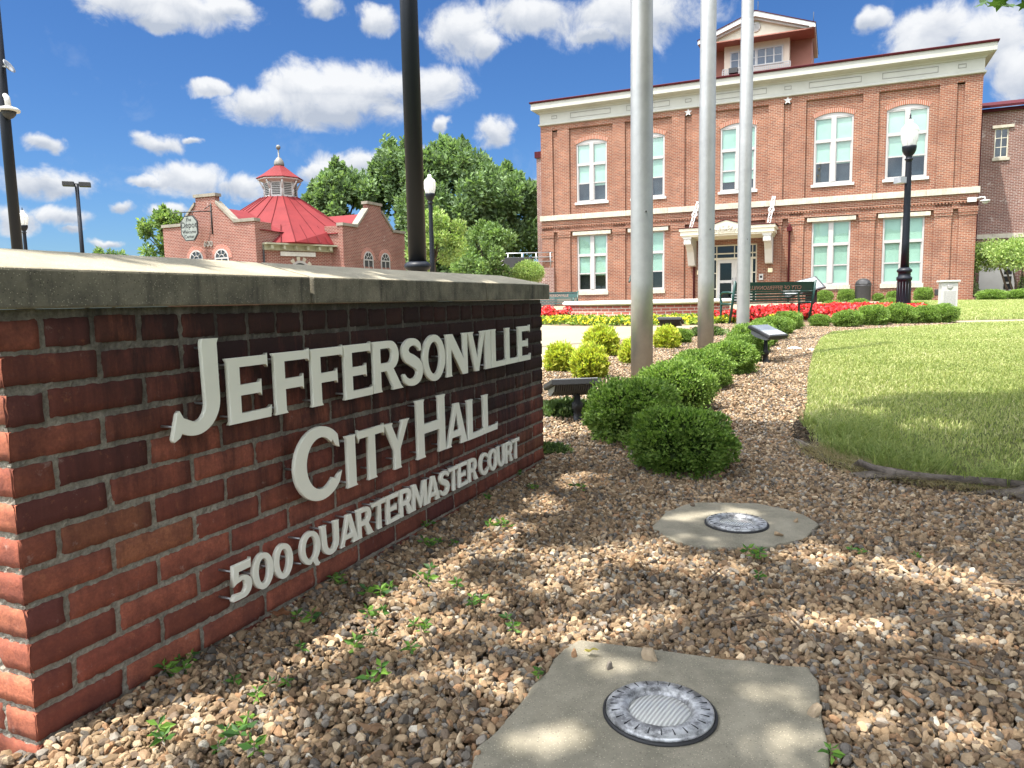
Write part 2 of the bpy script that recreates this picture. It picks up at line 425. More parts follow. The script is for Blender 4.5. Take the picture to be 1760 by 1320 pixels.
M_bark = plain('bark', (.13, .10, .075), .95, var=.3, scale=12, bs=.9, bsc=35, spec=.1)
M_leaf = attrmat('leaf', .55, .35, .3)
M_leafm = attrmat('maple leaf', .55, .25, .3)
M_grass = attrmat('grass blade', .7, .35, .2)
M_petal = attrmat('petal', .6, .25, .2)
M_twig = plain('twig', (.20, .14, .09), .9, var=.2)
M_bronze = plain('bronze', (.035, .035, .03), .45, .6, var=.2, c2=(.03, .07, .06))
M_ring = None


def more_mats():
    global M_brickfg, M_mortarfg, M_letter, M_pole, M_redroof, M_ring, M_lens, M_globe, M_stonegrey
    # --- foreground brick: per-brick colour from the attribute, fired blotches, soot running down from the cap
    m, nt, b = newmat('wall brick'); a = N(nt, 'ShaderNodeAttribute', attribute_name='col'); v = N(nt, 'ShaderNodeTexCoord').outputs['Object']
    c = mixc(nt, ramp(nt, noise(nt, v, 15, 8, .72), .36, .64, 0, .75), a.outputs['Color'], (.13, .045, .036))
    c = mixc(nt, ramp(nt, noise(nt, v, 38, 6, .7), .58, .72, 0, .6), c, (.48, .18, .09))
    c = mixc(nt, ramp(nt, noise(nt, v, 150, 6, .75), .3, .62, 0, .45), c, (.10, .035, .03))
    c = mixc(nt, ramp(nt, noise(nt, v, 23, 8, .75), .60, .72, 0, .5), c, (.50, .39, .33))
    sep = N(nt, 'ShaderNodeSeparateXYZ'); nt.links.new(v, sep.inputs[0])
    mp = N(nt, 'ShaderNodeMapping'); nt.links.new(v, mp.inputs[0]); mp.inputs['Scale'].default_value = (10, 10, 1.3)
    ad = N(nt, 'ShaderNodeMath', operation='ADD'); nt.links.new(sep.outputs[2], ad.inputs[0])
    nt.links.new(ramp(nt, noise(nt, mp.outputs[0], 1.6, 7, .7), .25, .75, -.34, .34), ad.inputs[1])
    ax = N(nt, 'ShaderNodeMath', operation='ADD'); nt.links.new(ad.outputs[0], ax.inputs[0]); nt.links.new(ramp(nt, sep.outputs[0], 0, 1.6, -.12, .34), ax.inputs[1])
    soot = ramp(nt, ax.outputs[0], .30, .80, 0, .90)
    xs = ramp(nt, sep.outputs[0], -.05, .3, .55, 1.0)
    mul = N(nt, 'ShaderNodeMath', operation='MULTIPLY'); nt.links.new(soot, mul.inputs[0]); nt.links.new(xs, mul.inputs[1])
    c = mixc(nt, mul.outputs[0], c, (.020, .014, .014)); nt.links.new(c, b.inputs['Base Color'])
    b.inputs['Roughness'].default_value = .9; b.inputs['Specular IOR Level'].default_value = .22
    bump(nt, b, noise(nt, v, 120, 7, .7), .45, .004); M_brickfg = m
    # --- its mortar, with the same soot
    m, nt, b = newmat('wall mortar'); v = N(nt, 'ShaderNodeTexCoord').outputs['Object']
    c = mixc(nt, ramp(nt, noise(nt, v, 70, 9, .8), .34, .62), (.18, .16, .13), (.44, .395, .32))
    sep = N(nt, 'ShaderNodeSeparateXYZ'); nt.links.new(v, sep.inputs[0])
    mp = N(nt, 'ShaderNodeMapping'); nt.links.new(v, mp.inputs[0]); mp.inputs['Scale'].default_value = (10, 10, 1.3)
    ad = N(nt, 'ShaderNodeMath', operation='ADD'); nt.links.new(sep.outputs[2], ad.inputs[0])
    nt.links.new(ramp(nt, noise(nt, mp.outputs[0], 1.6, 7, .7), .25, .75, -.34, .34), ad.inputs[1])
    ax = N(nt, 'ShaderNodeMath', operation='ADD'); nt.links.new(ad.outputs[0], ax.inputs[0]); nt.links.new(ramp(nt, sep.outputs[0], 0, 1.6, -.12, .34), ax.inputs[1])
    c = mixc(nt, ramp(nt, ax.outputs[0], .36, .95, 0, .88), c, (.05, .043, .038)); nt.links.new(c, b.inputs['Base Color'])
    b.inputs['Roughness'].default_value = .95; b.inputs['Specular IOR Level'].default_value = .15
    bump(nt, b, noise(nt, v, 90, 8, .75), .9, .01); M_mortarfg = m
    # --- cream lettering with dirty bottoms
    m, nt, b = newmat('cream letter paint'); v = N(nt, 'ShaderNodeTexCoord').outputs['Object']
    c = mixc(nt, ramp(nt, noise(nt, v, 5, 4, .5), .3, .7), (.80, .79, .67), (.88, .87, .76))
    mp = N(nt, 'ShaderNodeMapping'); nt.links.new(v, mp.inputs[0]); mp.inputs['Scale'].default_value = (60, 60, 16)
    st = ramp(nt, noise(nt, mp.outputs[0], 1.0, 7, .75), .60, .72, 0, .75)
    sep = N(nt, 'ShaderNodeSeparateXYZ'); nt.links.new(v, sep.inputs[0])
    xs = ramp(nt, sep.outputs[0], .8, 2.3, .05, 1.0)
    mul = N(nt, 'ShaderNodeMath', operation='MULTIPLY'); nt.links.new(st, mul.inputs[0]); nt.links.new(xs, mul.inputs[1])
    c = mixc(nt, mul.outputs[0], c, (.33, .32, .30)); nt.links.new(c, b.inputs['Base Color']); b.inputs['Roughness'].default_value = .55; M_letter = m
    # --- brushed aluminium
    m, nt, b = newmat('brushed aluminium'); v = N(nt, 'ShaderNodeTexCoord').outputs['Object']
    mp = N(nt, 'ShaderNodeMapping'); nt.links.new(v, mp.inputs[0]); mp.inputs['Scale'].default_value = (60, 60, 400)
    f = noise(nt, mp.outputs[0], 1, 5, .7); g = noise(nt, v, 5, 6, .7)
    c = mixc(nt, ramp(nt, g, .3, .7), (.33, .33, .32), (.44, .436, .42)); c = mixc(nt, ramp(nt, f, .3, .7, 0, .3), c, (.36, .36, .35))
    nt.links.new(c, b.inputs['Base Color']); b.inputs['Metallic'].default_value = .68
    nt.links.new(ramp(nt, f, .2, .8, .36, .48), b.inputs['Roughness']); b.inputs['Anisotropic'].default_value = .5; bump(nt, b, f, .12, .002); M_pole = m
    # --- red painted standing seam roof with weathering
    m, nt, b = newmat('worn red roof'); v = N(nt, 'ShaderNodeTexCoord').outputs['Object']
    c = mixc(nt, ramp(nt, noise(nt, v, .9, 7, .65), .3, .7), (.115, .013, .015), (.16, .019, .02))
    c = mixc(nt, ramp(nt, noise(nt, v, 1.7, 8, .75), .58, .72, 0, .7), c, (.14, .025, .026))
    c = mixc(nt, ramp(nt, noise(nt, v, 1.1, 8, .7), .68, .74, 0, .6), c, (.40, .22, .20))
    nt.links.new(c, b.inputs['Base Color']); b.inputs['Roughness'].default_value = .7; b.inputs['Specular IOR Level'].default_value = .15; M_redroof = m
    # --- worn metal ring of the ground lights
    m, nt, b = newmat('worn light ring'); v = N(nt, 'ShaderNodeTexCoord').outputs['Object']
    c = mixc(nt, ramp(nt, noise(nt, v, 30, 7, .7), .42, .6), (.16, .16, .165), (.58, .585, .59))
    c = mixc(nt, ramp(nt, noise(nt, v, 90, 5, .7), .62, .7, 0, .8), c, (.72, .72, .72))
    nt.links.new(c, b.inputs['Base Color']); b.inputs['Metallic'].default_value = .55; b.inputs['Roughness'].default_value = .45
    bump(nt, b, noise(nt, v, 60, 6, .7), .3, .003); M_ring = m
    # --- ribbed lens
    m, nt, b = newmat('ribbed lens'); v = N(nt, 'ShaderNodeTexCoord').outputs['Object']
    wv = N(nt, 'ShaderNodeTexWave', Scale=36.0, Distortion=.4); mp = N(nt, 'ShaderNodeMapping'); nt.links.new(v, mp.inputs[0])
    mp.inputs['Rotation'].default_value = (0, 0, R(35)); nt.links.new(mp.outputs[0], wv.inputs['Vector'])
    nt.links.new(mixc(nt, ramp(nt, wv.outputs['Fac'], .2, .8), (.36, .36, .34), (.60, .60, .57)), b.inputs['Base Color'])
    b.inputs['Roughness'].default_value = .18; b.inputs['Coat Weight'].default_value = .6; bump(nt, b, wv.outputs['Fac'], .5, .003); M_lens = m
    # --- acorn globe
    m, nt, b = newmat('frosted globe'); b.inputs['Base Color'].default_value = (.86, .87, .86, 1); b.inputs['Roughness'].default_value = .25
    v = N(nt, 'ShaderNodeTexCoord').outputs['Object']
    tr = N(nt, 'ShaderNodeBsdfTransparent'); lw = N(nt, 'ShaderNodeLayerWeight', Blend=.35)
    tl = N(nt, 'ShaderNodeBsdfTranslucent'); tl.inputs[0].default_value = (.85, .86, .85, 1)
    ms = N(nt, 'ShaderNodeMixShader', Fac=.45); nt.links.new(b.outputs[0], ms.inputs[1]); nt.links.new(tl.outputs[0], ms.inputs[2])
    m2 = N(nt, 'ShaderNodeMixShader', Fac=.12); nt.links.new(ms.outputs[0], m2.inputs[1]); nt.links.new(tr.outputs[0], m2.inputs[2])
    nt.links.new(m2.outputs[0], nt.nodes['Material Output'].inputs[0]); M_globe = m
    M_stonegrey = concrete('grey granite', (.45, .44, .41), (.36, .35, .33), 12, .2, .3)


more_mats()

# ---------------------------------------------------------------- ground
rng = np.random.default_rng(11)


def sheet(name, rows, off, m, kind='structure', step=.5, skirt=0.0, nx=2):
    rows = sorted(rows); ys = [r[0] for r in rows]
    yy = np.unique(np.concatenate([np.arange(ys[0], ys[-1], step), ys]))
    a = np.interp(yy, ys, [r[1] for r in rows]); b = np.interp(yy, ys, [r[2] for r in rows])
    V = []; F = []
    for i, y in enumerate(yy):
        for k in range(nx + 1): V.append((a[i] + (b[i] - a[i]) * k / nx, y, gz(y) + off))
    w = nx + 1
    for i in range(len(yy) - 1):
        for k in range(nx): F.append((i * w + k, i * w + k + 1, (i + 1) * w + k + 1, (i + 1) * w + k))
    if skirt:
        loop = [i * w for i in range(len(yy) - 1, -1, -1)] + list(range(1, w))
        q = len(V)
        for i in loop: x, y, z = V[i]; V.append((x - .02, y - .01, z - skirt))
        for i in range(len(loop) - 1): F.append((loop[i], q + i, q + i + 1, loop[i + 1]))
    mb = MB(); mb.add(V, F); o = mb.build(name, m, uv=False, fix=False); tag(o, kind=kind); return o


BASE = [(-60, -300, 300), (3.7, -300, 300), (16, -300, 300), (36, -300, 300), (400, -300, 300)]
tag(sheet('ground', BASE, -.035, M_turf, step=8), 'wide ground below everything', None)
LAWN_L = [(1.6, 4.4), (2.2, 3.2), (2.6, 2.5), (2.88, 2.06), (3.05, 1.82), (3.32, 1.66), (3.97, 1.62), (4.51, 1.8), (5.47, 2.2), (7.15, 2.89), (9.08, 3.73), (10.7, 4.49), (11.84, 5.15), (12.28, 6.02), (12.64, 6.79), (12.9, 7.6), (13.4, 8.25)]
BED_L = [(0.6, -1.6), (1.318, -1.6), (1.319, -.92), (3.77, .155), (3.9, -.3), (7.0, -.1), (7.89, .34), (8.38, .42), (10.62, 1.13), (11.42, 1.73), (12.6, 2.53), (13.77, 3.32), (15.44, 4.71)]
lawn_x = lambda y: np.interp(y, [q[0] for q in LAWN_L], [q[1] for q in LAWN_L])
bed_x = lambda y: np.interp(y, [q[0] for q in BED_L], [q[1] for q in BED_L])
BED_R = [(0.6, 5.0), (1.6, 4.5)] + LAWN_L[1:] + [(14.2, 8.45), (15.5, 8.7)]
bed_r = lambda y: np.interp(y, [q[0] for q in BED_R], [q[1] for q in BED_R])
yy = sorted(set([q[0] for q in BED_L] + [q[0] for q in BED_R] + list(np.arange(.6, 15.4, .3))))
sheet('gravel_bed', [(y, float(bed_x(y)), float(bed_r(y))) for y in yy if y <= 15.44], -.012, M_soil)
sheet('lawn', [(y, x, 45) for y, x in LAWN_L], .012, M_turf, skirt=.04, step=.2)
sheet('path', [(13.35, 8.2, 60), (14.4, 8.5, 60)], .008, M_paving)
sheet('far_lawn', [(14.4, 8.55, 60), (20.6, 10.5, 45), (27, 13.7, 30.3), (30, 15.2, 23.5), (33.0, 16.5, 16.9)], .014, M_turf)
sheet('plaza', [(7.0, -25, -.12), (7.89, -25, .34), (8.38, -25, .42), (10.62, -25, 1.13), (11.42, -25, 1.73), (12.6, -25, 2.53), (13.77, -25, 3.32), (15.44, -25, 4.71), (15.5, -25, 24), (42, -25, 40)], .0, M_paving)
sheet('flower_bed', [(13.9, 4.2, 8.5), (15.5, 5.2, 8.75), (18, 6.0, 9.7), (20.5, 6.6, 10.4)], .006, M_soil)

# ---------------------------------------------------------------- the brick sign wall
wall = thing('brick_sign_wall', 'low dark red brick wall with a pale stone cap carrying the cream city hall lettering', 'sign wall', (-.915, 1.318, 0), R(66.3))
WL, WT = 2.672, .31


def brick_patches():
    Vs = []; Fs = []; Cs = []; nb = 0
    r = np.random.default_rng(5)

    def patch(o, du, dv, n, L, H, c, fine=True, fl=None):
        nonlocal nb
        o, du, dv, n = (np.array(q, float) for q in (o, du, dv, n))
        e = .0022
        nu = max(4, int(L / .012)) if fine else 4; nv = max(4, int(H / .012)) if fine else 4
        us = np.concatenate([[0], np.linspace(e, L - e, nu), [L]]); vs = np.concatenate([[0], np.linspace(e, H - e, nv), [H]])
        Ug, Vg = np.meshgrid(us, vs, indexing='ij'); D = np.zeros_like(Ug)
        D += r.normal(0, .0005, D.shape)
        D += (r.normal(0, .0005)) + r.normal(0, .0016) * (Ug / L - .5) + r.normal(0, .0016) * (Vg / H - .5) * .5
        ring2 = np.zeros_like(D, bool); ring2[1:-1, 1:-1] = True; ring2[2:-2, 2:-2] = False
        D[ring2] -= np.abs(r.normal(0, .0012, ring2.sum())) + (r.random(ring2.sum()) < .05) * .0025
        ring1 = np.ones_like(D, bool); ring1[1:-1, 1:-1] = False
        Ug[ring1 | ring2] += r.normal(0, .0010, (ring1 | ring2).sum()); Vg[ring1 | ring2] += r.normal(0, .0010, (ring1 | ring2).sum())
        D[ring1] = -.0075
        if fl == 0: D[0, 1:-1] = D[1, 1:-1] - .0012; Ug[0, :] = 0; Vg[1, :] = Vg[1, :]
        if fl == 1: D[-1, 1:-1] = D[-2, 1:-1] - .0012; Ug[-1, :] = L
        # rounded arrises at the corners
        for a, b2 in ((1, 1), (1, -2), (-2, 1), (-2, -2)): D[a, b2] -= .0012
        P = o + Ug[..., None] * du + Vg[..., None] * dv + D[..., None] * n
        A, B = Ug.shape; idx = np.arange(A * B).reshape(A, B) + nb
        F = np.stack([idx[:-1, :-1], idx[1:, :-1], idx[1:, 1:], idx[:-1, 1:]], -1).reshape(-1, 4)
        Vs.append(P.reshape(-1, 3)); Fs.append(F); Cs.append(np.tile(c, (A * B, 1))); nb += A * B

    def bcol():
        t = r.random(); k = .62 + .6 * r.random()
        c = np.array((.33, .092, .058)) * (1 - t) + np.array((.45, .145, .082)) * t
        if r.random() < .12: c = np.array((.17, .055, .045))
        if r.random() < .08: c = np.array((.46, .18, .09))
        return c * k
    g = .0057
    for k in range(15):
        zt = .83 - .0677 * k - g; zb = .83 - .0677 * (k + 1) + g
        if k == 0: js = list(np.arange(.085, WL, .1062))
        else: js = list(np.arange(.083 if k % 2 == 0 else .193, WL, .213))
        js = [0 - g] + [j + r.normal(0, .003) for j in js if j < WL - .05] + [WL + g]
        for a, b in zip(js[:-1], js[1:]):
            c = bcol(); x0, x1 = a + g, b - g; zj = r.normal(0, .0015)
            patch((x0, 0, zb + zj), (1, 0, 0), (0, 0, 1), (0, -1, 0), x1 - x0, zt - zb, c, True, 0 if a < 0 else None)
            patch((x1, WT, zb + zj), (-1, 0, 0), (0, 0, 1), (0, 1, 0), x1 - x0, zt - zb, c, False)
        ys = [-g, .2 if k % 2 == 0 else .097, WT + g]
        for a, b in zip(ys[:-1], ys[1:]):
            c = np.minimum(bcol() * 1.3 * [1, 1.08, 1], .75)  # end-face bricks coloured brighter, sunlight put into their base colour
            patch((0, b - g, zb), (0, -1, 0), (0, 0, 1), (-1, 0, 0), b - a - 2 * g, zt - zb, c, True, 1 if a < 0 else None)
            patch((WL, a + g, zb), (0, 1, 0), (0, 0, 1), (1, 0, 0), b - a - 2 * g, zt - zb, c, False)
    o = npmesh('brickwork', np.concatenate(Vs), np.concatenate(Fs), M_brickfg, np.concatenate(Cs), wall)
    o.data.polygons.foreach_set('use_smooth', np.ones(len(o.data.polygons), bool))
    # mortar: a block just behind the brick faces, gently uneven
    q = .0058; nx, nz = 420, 150
    X, Z = np.meshgrid(np.linspace(q, WL - q, nx), np.linspace(-.2, .8425, nz), indexing='ij')
    Y = q + r.normal(0, .0008, X.shape); V = np.stack([X, Y, Z], -1).reshape(-1, 3); i = np.arange(nx * nz).reshape(nx, nz)
    F = np.stack([i[:-1, :-1], i[1:, :-1], i[1:, 1:], i[:-1, 1:]], -1).reshape(-1, 4)
    ny = 40; Y2, Z2 = np.meshgrid(np.linspace(WT - q, q, ny), np.linspace(-.2, .8425, nz), indexing='ij')
    X2 = q + r.normal(0, .0013, Y2.shape); V2 = np.stack([X2, Y2, Z2], -1).reshape(-1, 3); i2 = np.arange(ny * nz).reshape(ny, nz) + len(V)
    F2 = np.stack([i2[:-1, :-1], i2[1:, :-1], i2[1:, 1:], i2[:-1, 1:]], -1).reshape(-1, 4)
    V3 = np.array([(WL - q, q, -.2), (WL - q, WT - q, -.2), (WL - q, WT - q, .8425), (WL - q, q, .8425), (q, WT - q, -.2), (q, WT - q, .8425)]); b = len(V) + len(V2)
    F3 = np.array([(b, b + 1, b + 2, b + 3), (b + 1, b + 4, b + 5, b + 2)])
    npmesh('mortar', np.concatenate([V, V2, V3]), np.concatenate([F, F2, F3]), M_mortarfg, None, wall)


brick_patches()


def cap_stone(x0, x1, hipa, hipb):
    yf, yb, yr, z0, z1, zr = -.03, WT + .03, WT / 2, .8435, .917, .964; h = .185
    a = x0 + (h if hipa else 0); b = x1 - (h if hipb else 0)
    V = [(x0, yf, z0), (x1, yf, z0), (x1, yb, z0), (x0, yb, z0), (x0, yf, z1), (x1, yf, z1), (x1, yb, z1), (x0, yb, z1), (a, yr, zr), (b, yr, zr)]
    F = [(0, 3, 2, 1), (0, 1, 5, 4), (2, 3, 7, 6), (4, 5, 9, 8), (6, 7, 8, 9)]
    F += [(1, 2, 6, 5), (5, 6, 9)] if hipb else [(1, 2, 6, 9, 5)]
    F += [(3, 0, 4, 7), (7, 4, 8)] if hipa else [(3, 0, 4, 8, 7)]
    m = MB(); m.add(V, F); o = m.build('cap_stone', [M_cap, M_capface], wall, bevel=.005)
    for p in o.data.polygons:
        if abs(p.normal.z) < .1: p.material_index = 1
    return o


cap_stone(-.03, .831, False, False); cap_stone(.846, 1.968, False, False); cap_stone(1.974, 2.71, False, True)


# ---------------------------------------------------------------- lettering: flared, small-serifed capitals drawn as outlines
def catmull(pts, n=7):
    P = [Vector((*p, 0)) for p in pts]; P = [P[0] * 2 - P[1]] + P + [P[-1] * 2 - P[-2]]; out = []
    for i in range(1, len(P) - 2):
        for k in range(n):
            t = k / n; a, b, c, d = P[i - 1], P[i], P[i + 1], P[i + 2]
            q = .5 * ((2 * b) + (c - a) * t + (2 * a - 5 * b + 4 * c - d) * t * t + (3 * b - a - 3 * c + d) * t ** 3); out.append((q.x, q.y))
    out.append((P[-2].x, P[-2].y)); return out


def stroke(pts, wid, n=7, enda=None, endb=None):
    c = catmull(pts, n); w = [q[0] for q in catmull([(v, 0) for v in wid], n)]
    L = []; Rr = []
    for i, p in enumerate(c):
        a = c[max(i - 1, 0)]; b = c[min(i + 1, len(c) - 1)]; d = math.hypot(b[0] - a[0], b[1] - a[1]); nx, ny = -(b[1] - a[1]) / d, (b[0] - a[0]) / d
        L.append((p[0] + nx * w[i] / 2, p[1] + ny * w[i] / 2)); Rr.append((p[0] - nx * w[i] / 2, p[1] - ny * w[i] / 2))
    return L + Rr[::-1]


def arc(cx, cy, rx, ry, a0, a1, n=24): return [(cx + rx * math.cos(R(a0 + (a1 - a0) * i / n)), cy + ry * math.sin(R(a0 + (a1 - a0) * i / n))) for i in range(n + 1)]


THIN = False


def glyph(ch):
    """list of outlines in a box one cap height tall; x starts at 0; returns (outlines, width)"""
    T, b = (.215, .14) if not THIN else (.19, .13); s = .035; e = .05; p = .045
    if ch == 'I': return [[(-s, 0), (T + s, 0), (T, e), (T, 1 - e), (T + s, 1), (-s, 1), (0, 1 - e), (0, e)]], T
    if ch == 'L':
        w = .78; return [[(-s, 0), (w - .01, 0), (w + .02, b + p), (w - .04, b), (T, b), (T, 1 - e), (T + s, 1), (-s, 1), (0, 1 - e), (0, e)]], w
    if ch == 'E':
        w = .84; return [[(-s, 0), (w - .01, 0), (w + .015, b + p), (w - .04, b), (T, b), (T, .42), (.62, .42), (.655, .42 - p), (.655, .58 + p), (.62, .58), (T, .58), (T, 1 - b), (w - .07, 1 - b), (w - .03, 1 - b - p), (w - .03, 1.03), (w - .07, 1), (-s, 1), (0, 1 - e), (0, e)]], w
    if ch == 'F':
        w = .82; return [[(-s, 0), (T + s, 0), (T, e), (T, .40), (.62, .40), (.655, .40 - p), (.655, .565 + p), (.62, .565), (T, .565), (T, 1 - b), (w - .05, 1 - b), (w, 1 - b - p), (w, 1.03), (w - .04, 1), (-s, 1), (0, 1 - e), (0, e)]], w
    if ch == 'T':
        w = .86; c = w / 2; h = T / 2; return [[(c - h - s, 0), (c + h + s, 0), (c + h, e), (c + h, 1 - b), (w - .03, 1 - b), (w, 1 - b - p - .02), (w, 1.03), (w - .03, 1), (.03, 1), (0, 1.03), (0, 1 - b - p - .02), (.03, 1 - b), (c - h, 1 - b), (c - h, e)]], w
    if ch == 'H':
        w = 1.0; return [[(-s, 0), (T + s, 0), (T, e), (T, .41), (w - T, .41), (w - T, e), (w - T - s, 0), (w + s, 0), (w, e), (w, 1 - e), (w + s, 1), (w - T - s, 1), (w - T, 1 - e), (w - T, .57), (T, .57), (T, 1 - e), (T + s, 1), (-s, 1), (0, 1 - e), (0, e)]], w
    if ch == 'A':
        w = 1.06; return [[(-s, 0), (.18 + s, 0), (.175, e), (.25, .2), (.74, .2), (.79, e), (.765 - s, 0), (w + s, 0), (w - .02, e), (.665, .97), (.665, 1), (.40, 1), (.41, .94), (.03, e)], [(.31, .35), (.68, .35), (.50, .80)]], w
    if ch == 'V':
        w = 1.05; return [[(.42, 0), (.63, 0), (.64, .06), (w - .03, 1 - e), (w + s, 1), (.80 - s, 1), (.83, 1 - e), (.56, .30), (.27, 1 - e), (.30 + s, 1), (-s, 1), (.02, 1 - e), (.41, .06)]], w
    if ch == 'Y':
        w = 1.0; c = .5; h = T / 2; return [[(c - h - s, 0), (c + h + s, 0), (c + h, e), (c + h, .40), (w - .04, 1 - e), (w + s, 1), (.73, 1), (.75, 1 - e), (.52, .58), (.28, 1 - e), (.32, 1), (-s, 1), (.03, 1 - e), (c - h, .40), (c - h, e)]], w
    if ch == 'N':
        w = .98; return [[(-s, 0), (.18 + s, 0), (.18, e), (.18, .66), (.72, 0), (w, 0), (w, 1 - e), (w + s, 1), (.80 - s, 1), (.80, 1 - e), (.80, .36), (.26, 1), (-s, 1), (0, 1 - e), (0, e)]], w
    if ch == 'M':
        w = 1.2; return [[(-s, 0), (.17 + s, 0), (.17, e), (.19, .62), (.55, 0), (.66, 0), (.97, .62), (.97, e), (.95 - s, 0), (w + s, 0), (w, e), (w - .03, 1 - e), (w - .03 + s, 1), (.93, 1), (.60, .36), (.26, 1), (-s, 1), (.02, 1 - e), (0, e)]], w
    if ch == 'O' or ch == '0':
        w = 1.0 if ch == 'O' else .86; h = w / 2; t = .21
        return [arc(h, .5, h, .52, 0, 360, 36)[:-1], arc(h, .5, h - t, .37, 0, 360, 36)[:-1]], w
    if ch == 'Q':
        o = arc(.5, .5, .5, .52, -52, 265, 34); o += [(.56, .06), (.70, -.12), (.86, -.16), (.94, -.10), (.86, -.03)]
        return [o, arc(.5, .5, .29, .37, 0, 360, 30)[:-1], ], 1.0
    if ch == 'C':
        o = arc(.5, .5, .5, .52, 42, 318, 34); i = arc(.52, .5, .30, .37, 316, 44, 30)
        return [o + [(.93, .30), (.86, .26), (.80, .20)] + i + [(.76, .80), (.82, .70), (.90, .66)]], .93
    if ch == 'S':
        return [stroke([(.66, .73), (.60, .85), (.44, .93), (.24, .90), (.135, .77), (.20, .62), (.38, .53), (.56, .42), (.625, .27), (.54, .12), (.34, .065), (.15, .12), (.06, .26)], [.05, .13, .145, .17, .2, .23, .25, .24, .2, .17, .145, .13, .05])], .72
    if ch == 'R':
        o = [(-s, 0), (T + s, 0), (T, e), (T, .40), (.42, .40), (.66, e), (.63, 0), (1.0, 0), (.93, .05), (.66, .43)] + arc(.56, .71, .30, .29, -72, 90, 18) + [(-s, 1), (0, 1 - e), (0, e)]
        return [o, [(T, .56)] + arc(.50, .71, .14, .15, -90, 90, 10) + [(T, .86)]], .95
    if ch == 'U':
        o = [(-s, 1), (0, 1 - e), (0, .40)] + arc(.44, .40, .44, .42, 180, 360, 24) + [(.88, 1 - e), (.88 + s, 1), (.68 - s, 1), (.68, 1 - e), (.68, .40)] + arc(.455, .40, .225, .26, 360, 180, 18) + [(T, 1 - e), (T + s, 1)]
        return [o], .88
    if ch == 'J':
        o = [(.62, 1), (.58 + .02, .96), (.60, .96), (.62, .34)] + arc(.42, .33, .20, .19, 0, -110, 12) + [(.20, .20), (.14, .28), (.10, .25), (.0, .0), (.02, -.03), (.12, .005)] + arc(.40, .36, .48, .36, -120, 0, 20) + [(.88, .95), (.91, 1)]
        return [o], .9
    if ch == '5':
        o = [(.10, 1), (.72, 1.0), (.74, 1.04), (.72, .80), (.27, .80), (.25, .64)] + arc(.40, .34, .34, .31, 105, -90, 24) + [(.24, .03), (.02, .04), (.0, .10), (.10, .2)] + arc(.38, .35, .14, .19, -80, 115, 16) + [(.18, .50), (.06, .44)]
        return [o], .76


def letter(ch, x0, x1, z0, z1):
    outs, w = glyph(ch); cu = bpy.data.curves.new('letter', 'CURVE'); cu.dimensions = '2D'; cu.fill_mode = 'BOTH'; cu.extrude = .0055; cu.bevel_depth = .0005; cu.bevel_resolution = 0
    k = (x1 - x0) / w; hz = z1 - z0
    for o in outs:
        sp = cu.splines.new('POLY'); sp.points.add(len(o) - 1); sp.use_cyclic_u = True
        for i, (x, y) in enumerate(o): sp.points[i].co = (x * k, y * hz, 0, 1)
    t = bpy.data.objects.new('letter', cu); COL.objects.link(t)
    me = bpy.data.meshes.new_from_object(t.evaluated_get(bpy.context.evaluated_depsgraph_get())); bpy.data.objects.remove(t)
    n = len(me.vertices); co = np.empty(n * 3, 'f'); me.vertices.foreach_get('co', co); co = co.reshape(-1, 3)
    co = np.stack([co[:, 0] + x0, -.043 - co[:, 2], co[:, 1] + z0], 1); me.vertices.foreach_set('co', co.ravel()); me.update()
    me.materials.clear(); me.materials.append(M_letter)
    l = bpy.data.objects.new('letter', me); COL.objects.link(l); l.parent = wall
    # mounting pins behind the strokes
    vz = co[:, 2]; m = MB(); dx = x1 - x0
    spots = {'O': [(.1, .5), (.9, .5)], '0': [(.12, .5), (.88, .5)], 'C': [(.1, .5), (.75, .08)], 'T': [(.5, .2), (.15, .92), (.85, .92)], 'Y': [(.5, .2), (.12, .93), (.88, .93)], 'V': [(.5, .1), (.15, .9), (.88, .9)], 'A': [(.1, .08), (.92, .08), (.5, .9)], 'H': [(.1, .1), (.9, .1), (.1, .9), (.9, .9)], 'S': [(.3, .08), (.4, .92)], 'J': [(.1, .12), (.85, .9), (.8, .3)], 'U': [(.1, .9), (.9, .9), (.5, .05)], '5': [(.1, .1), (.15, .85)]}.get(ch, [(.1, .1), (.1, .9)])
    for a, b in spots: m.tube([(x0 + a * dx, -.038, z0 + b * hz), (x0 + a * dx, .008, z0 + b * hz)], .003, 6)
    m.build('mounting_pin', M_galv, l, uv=False)


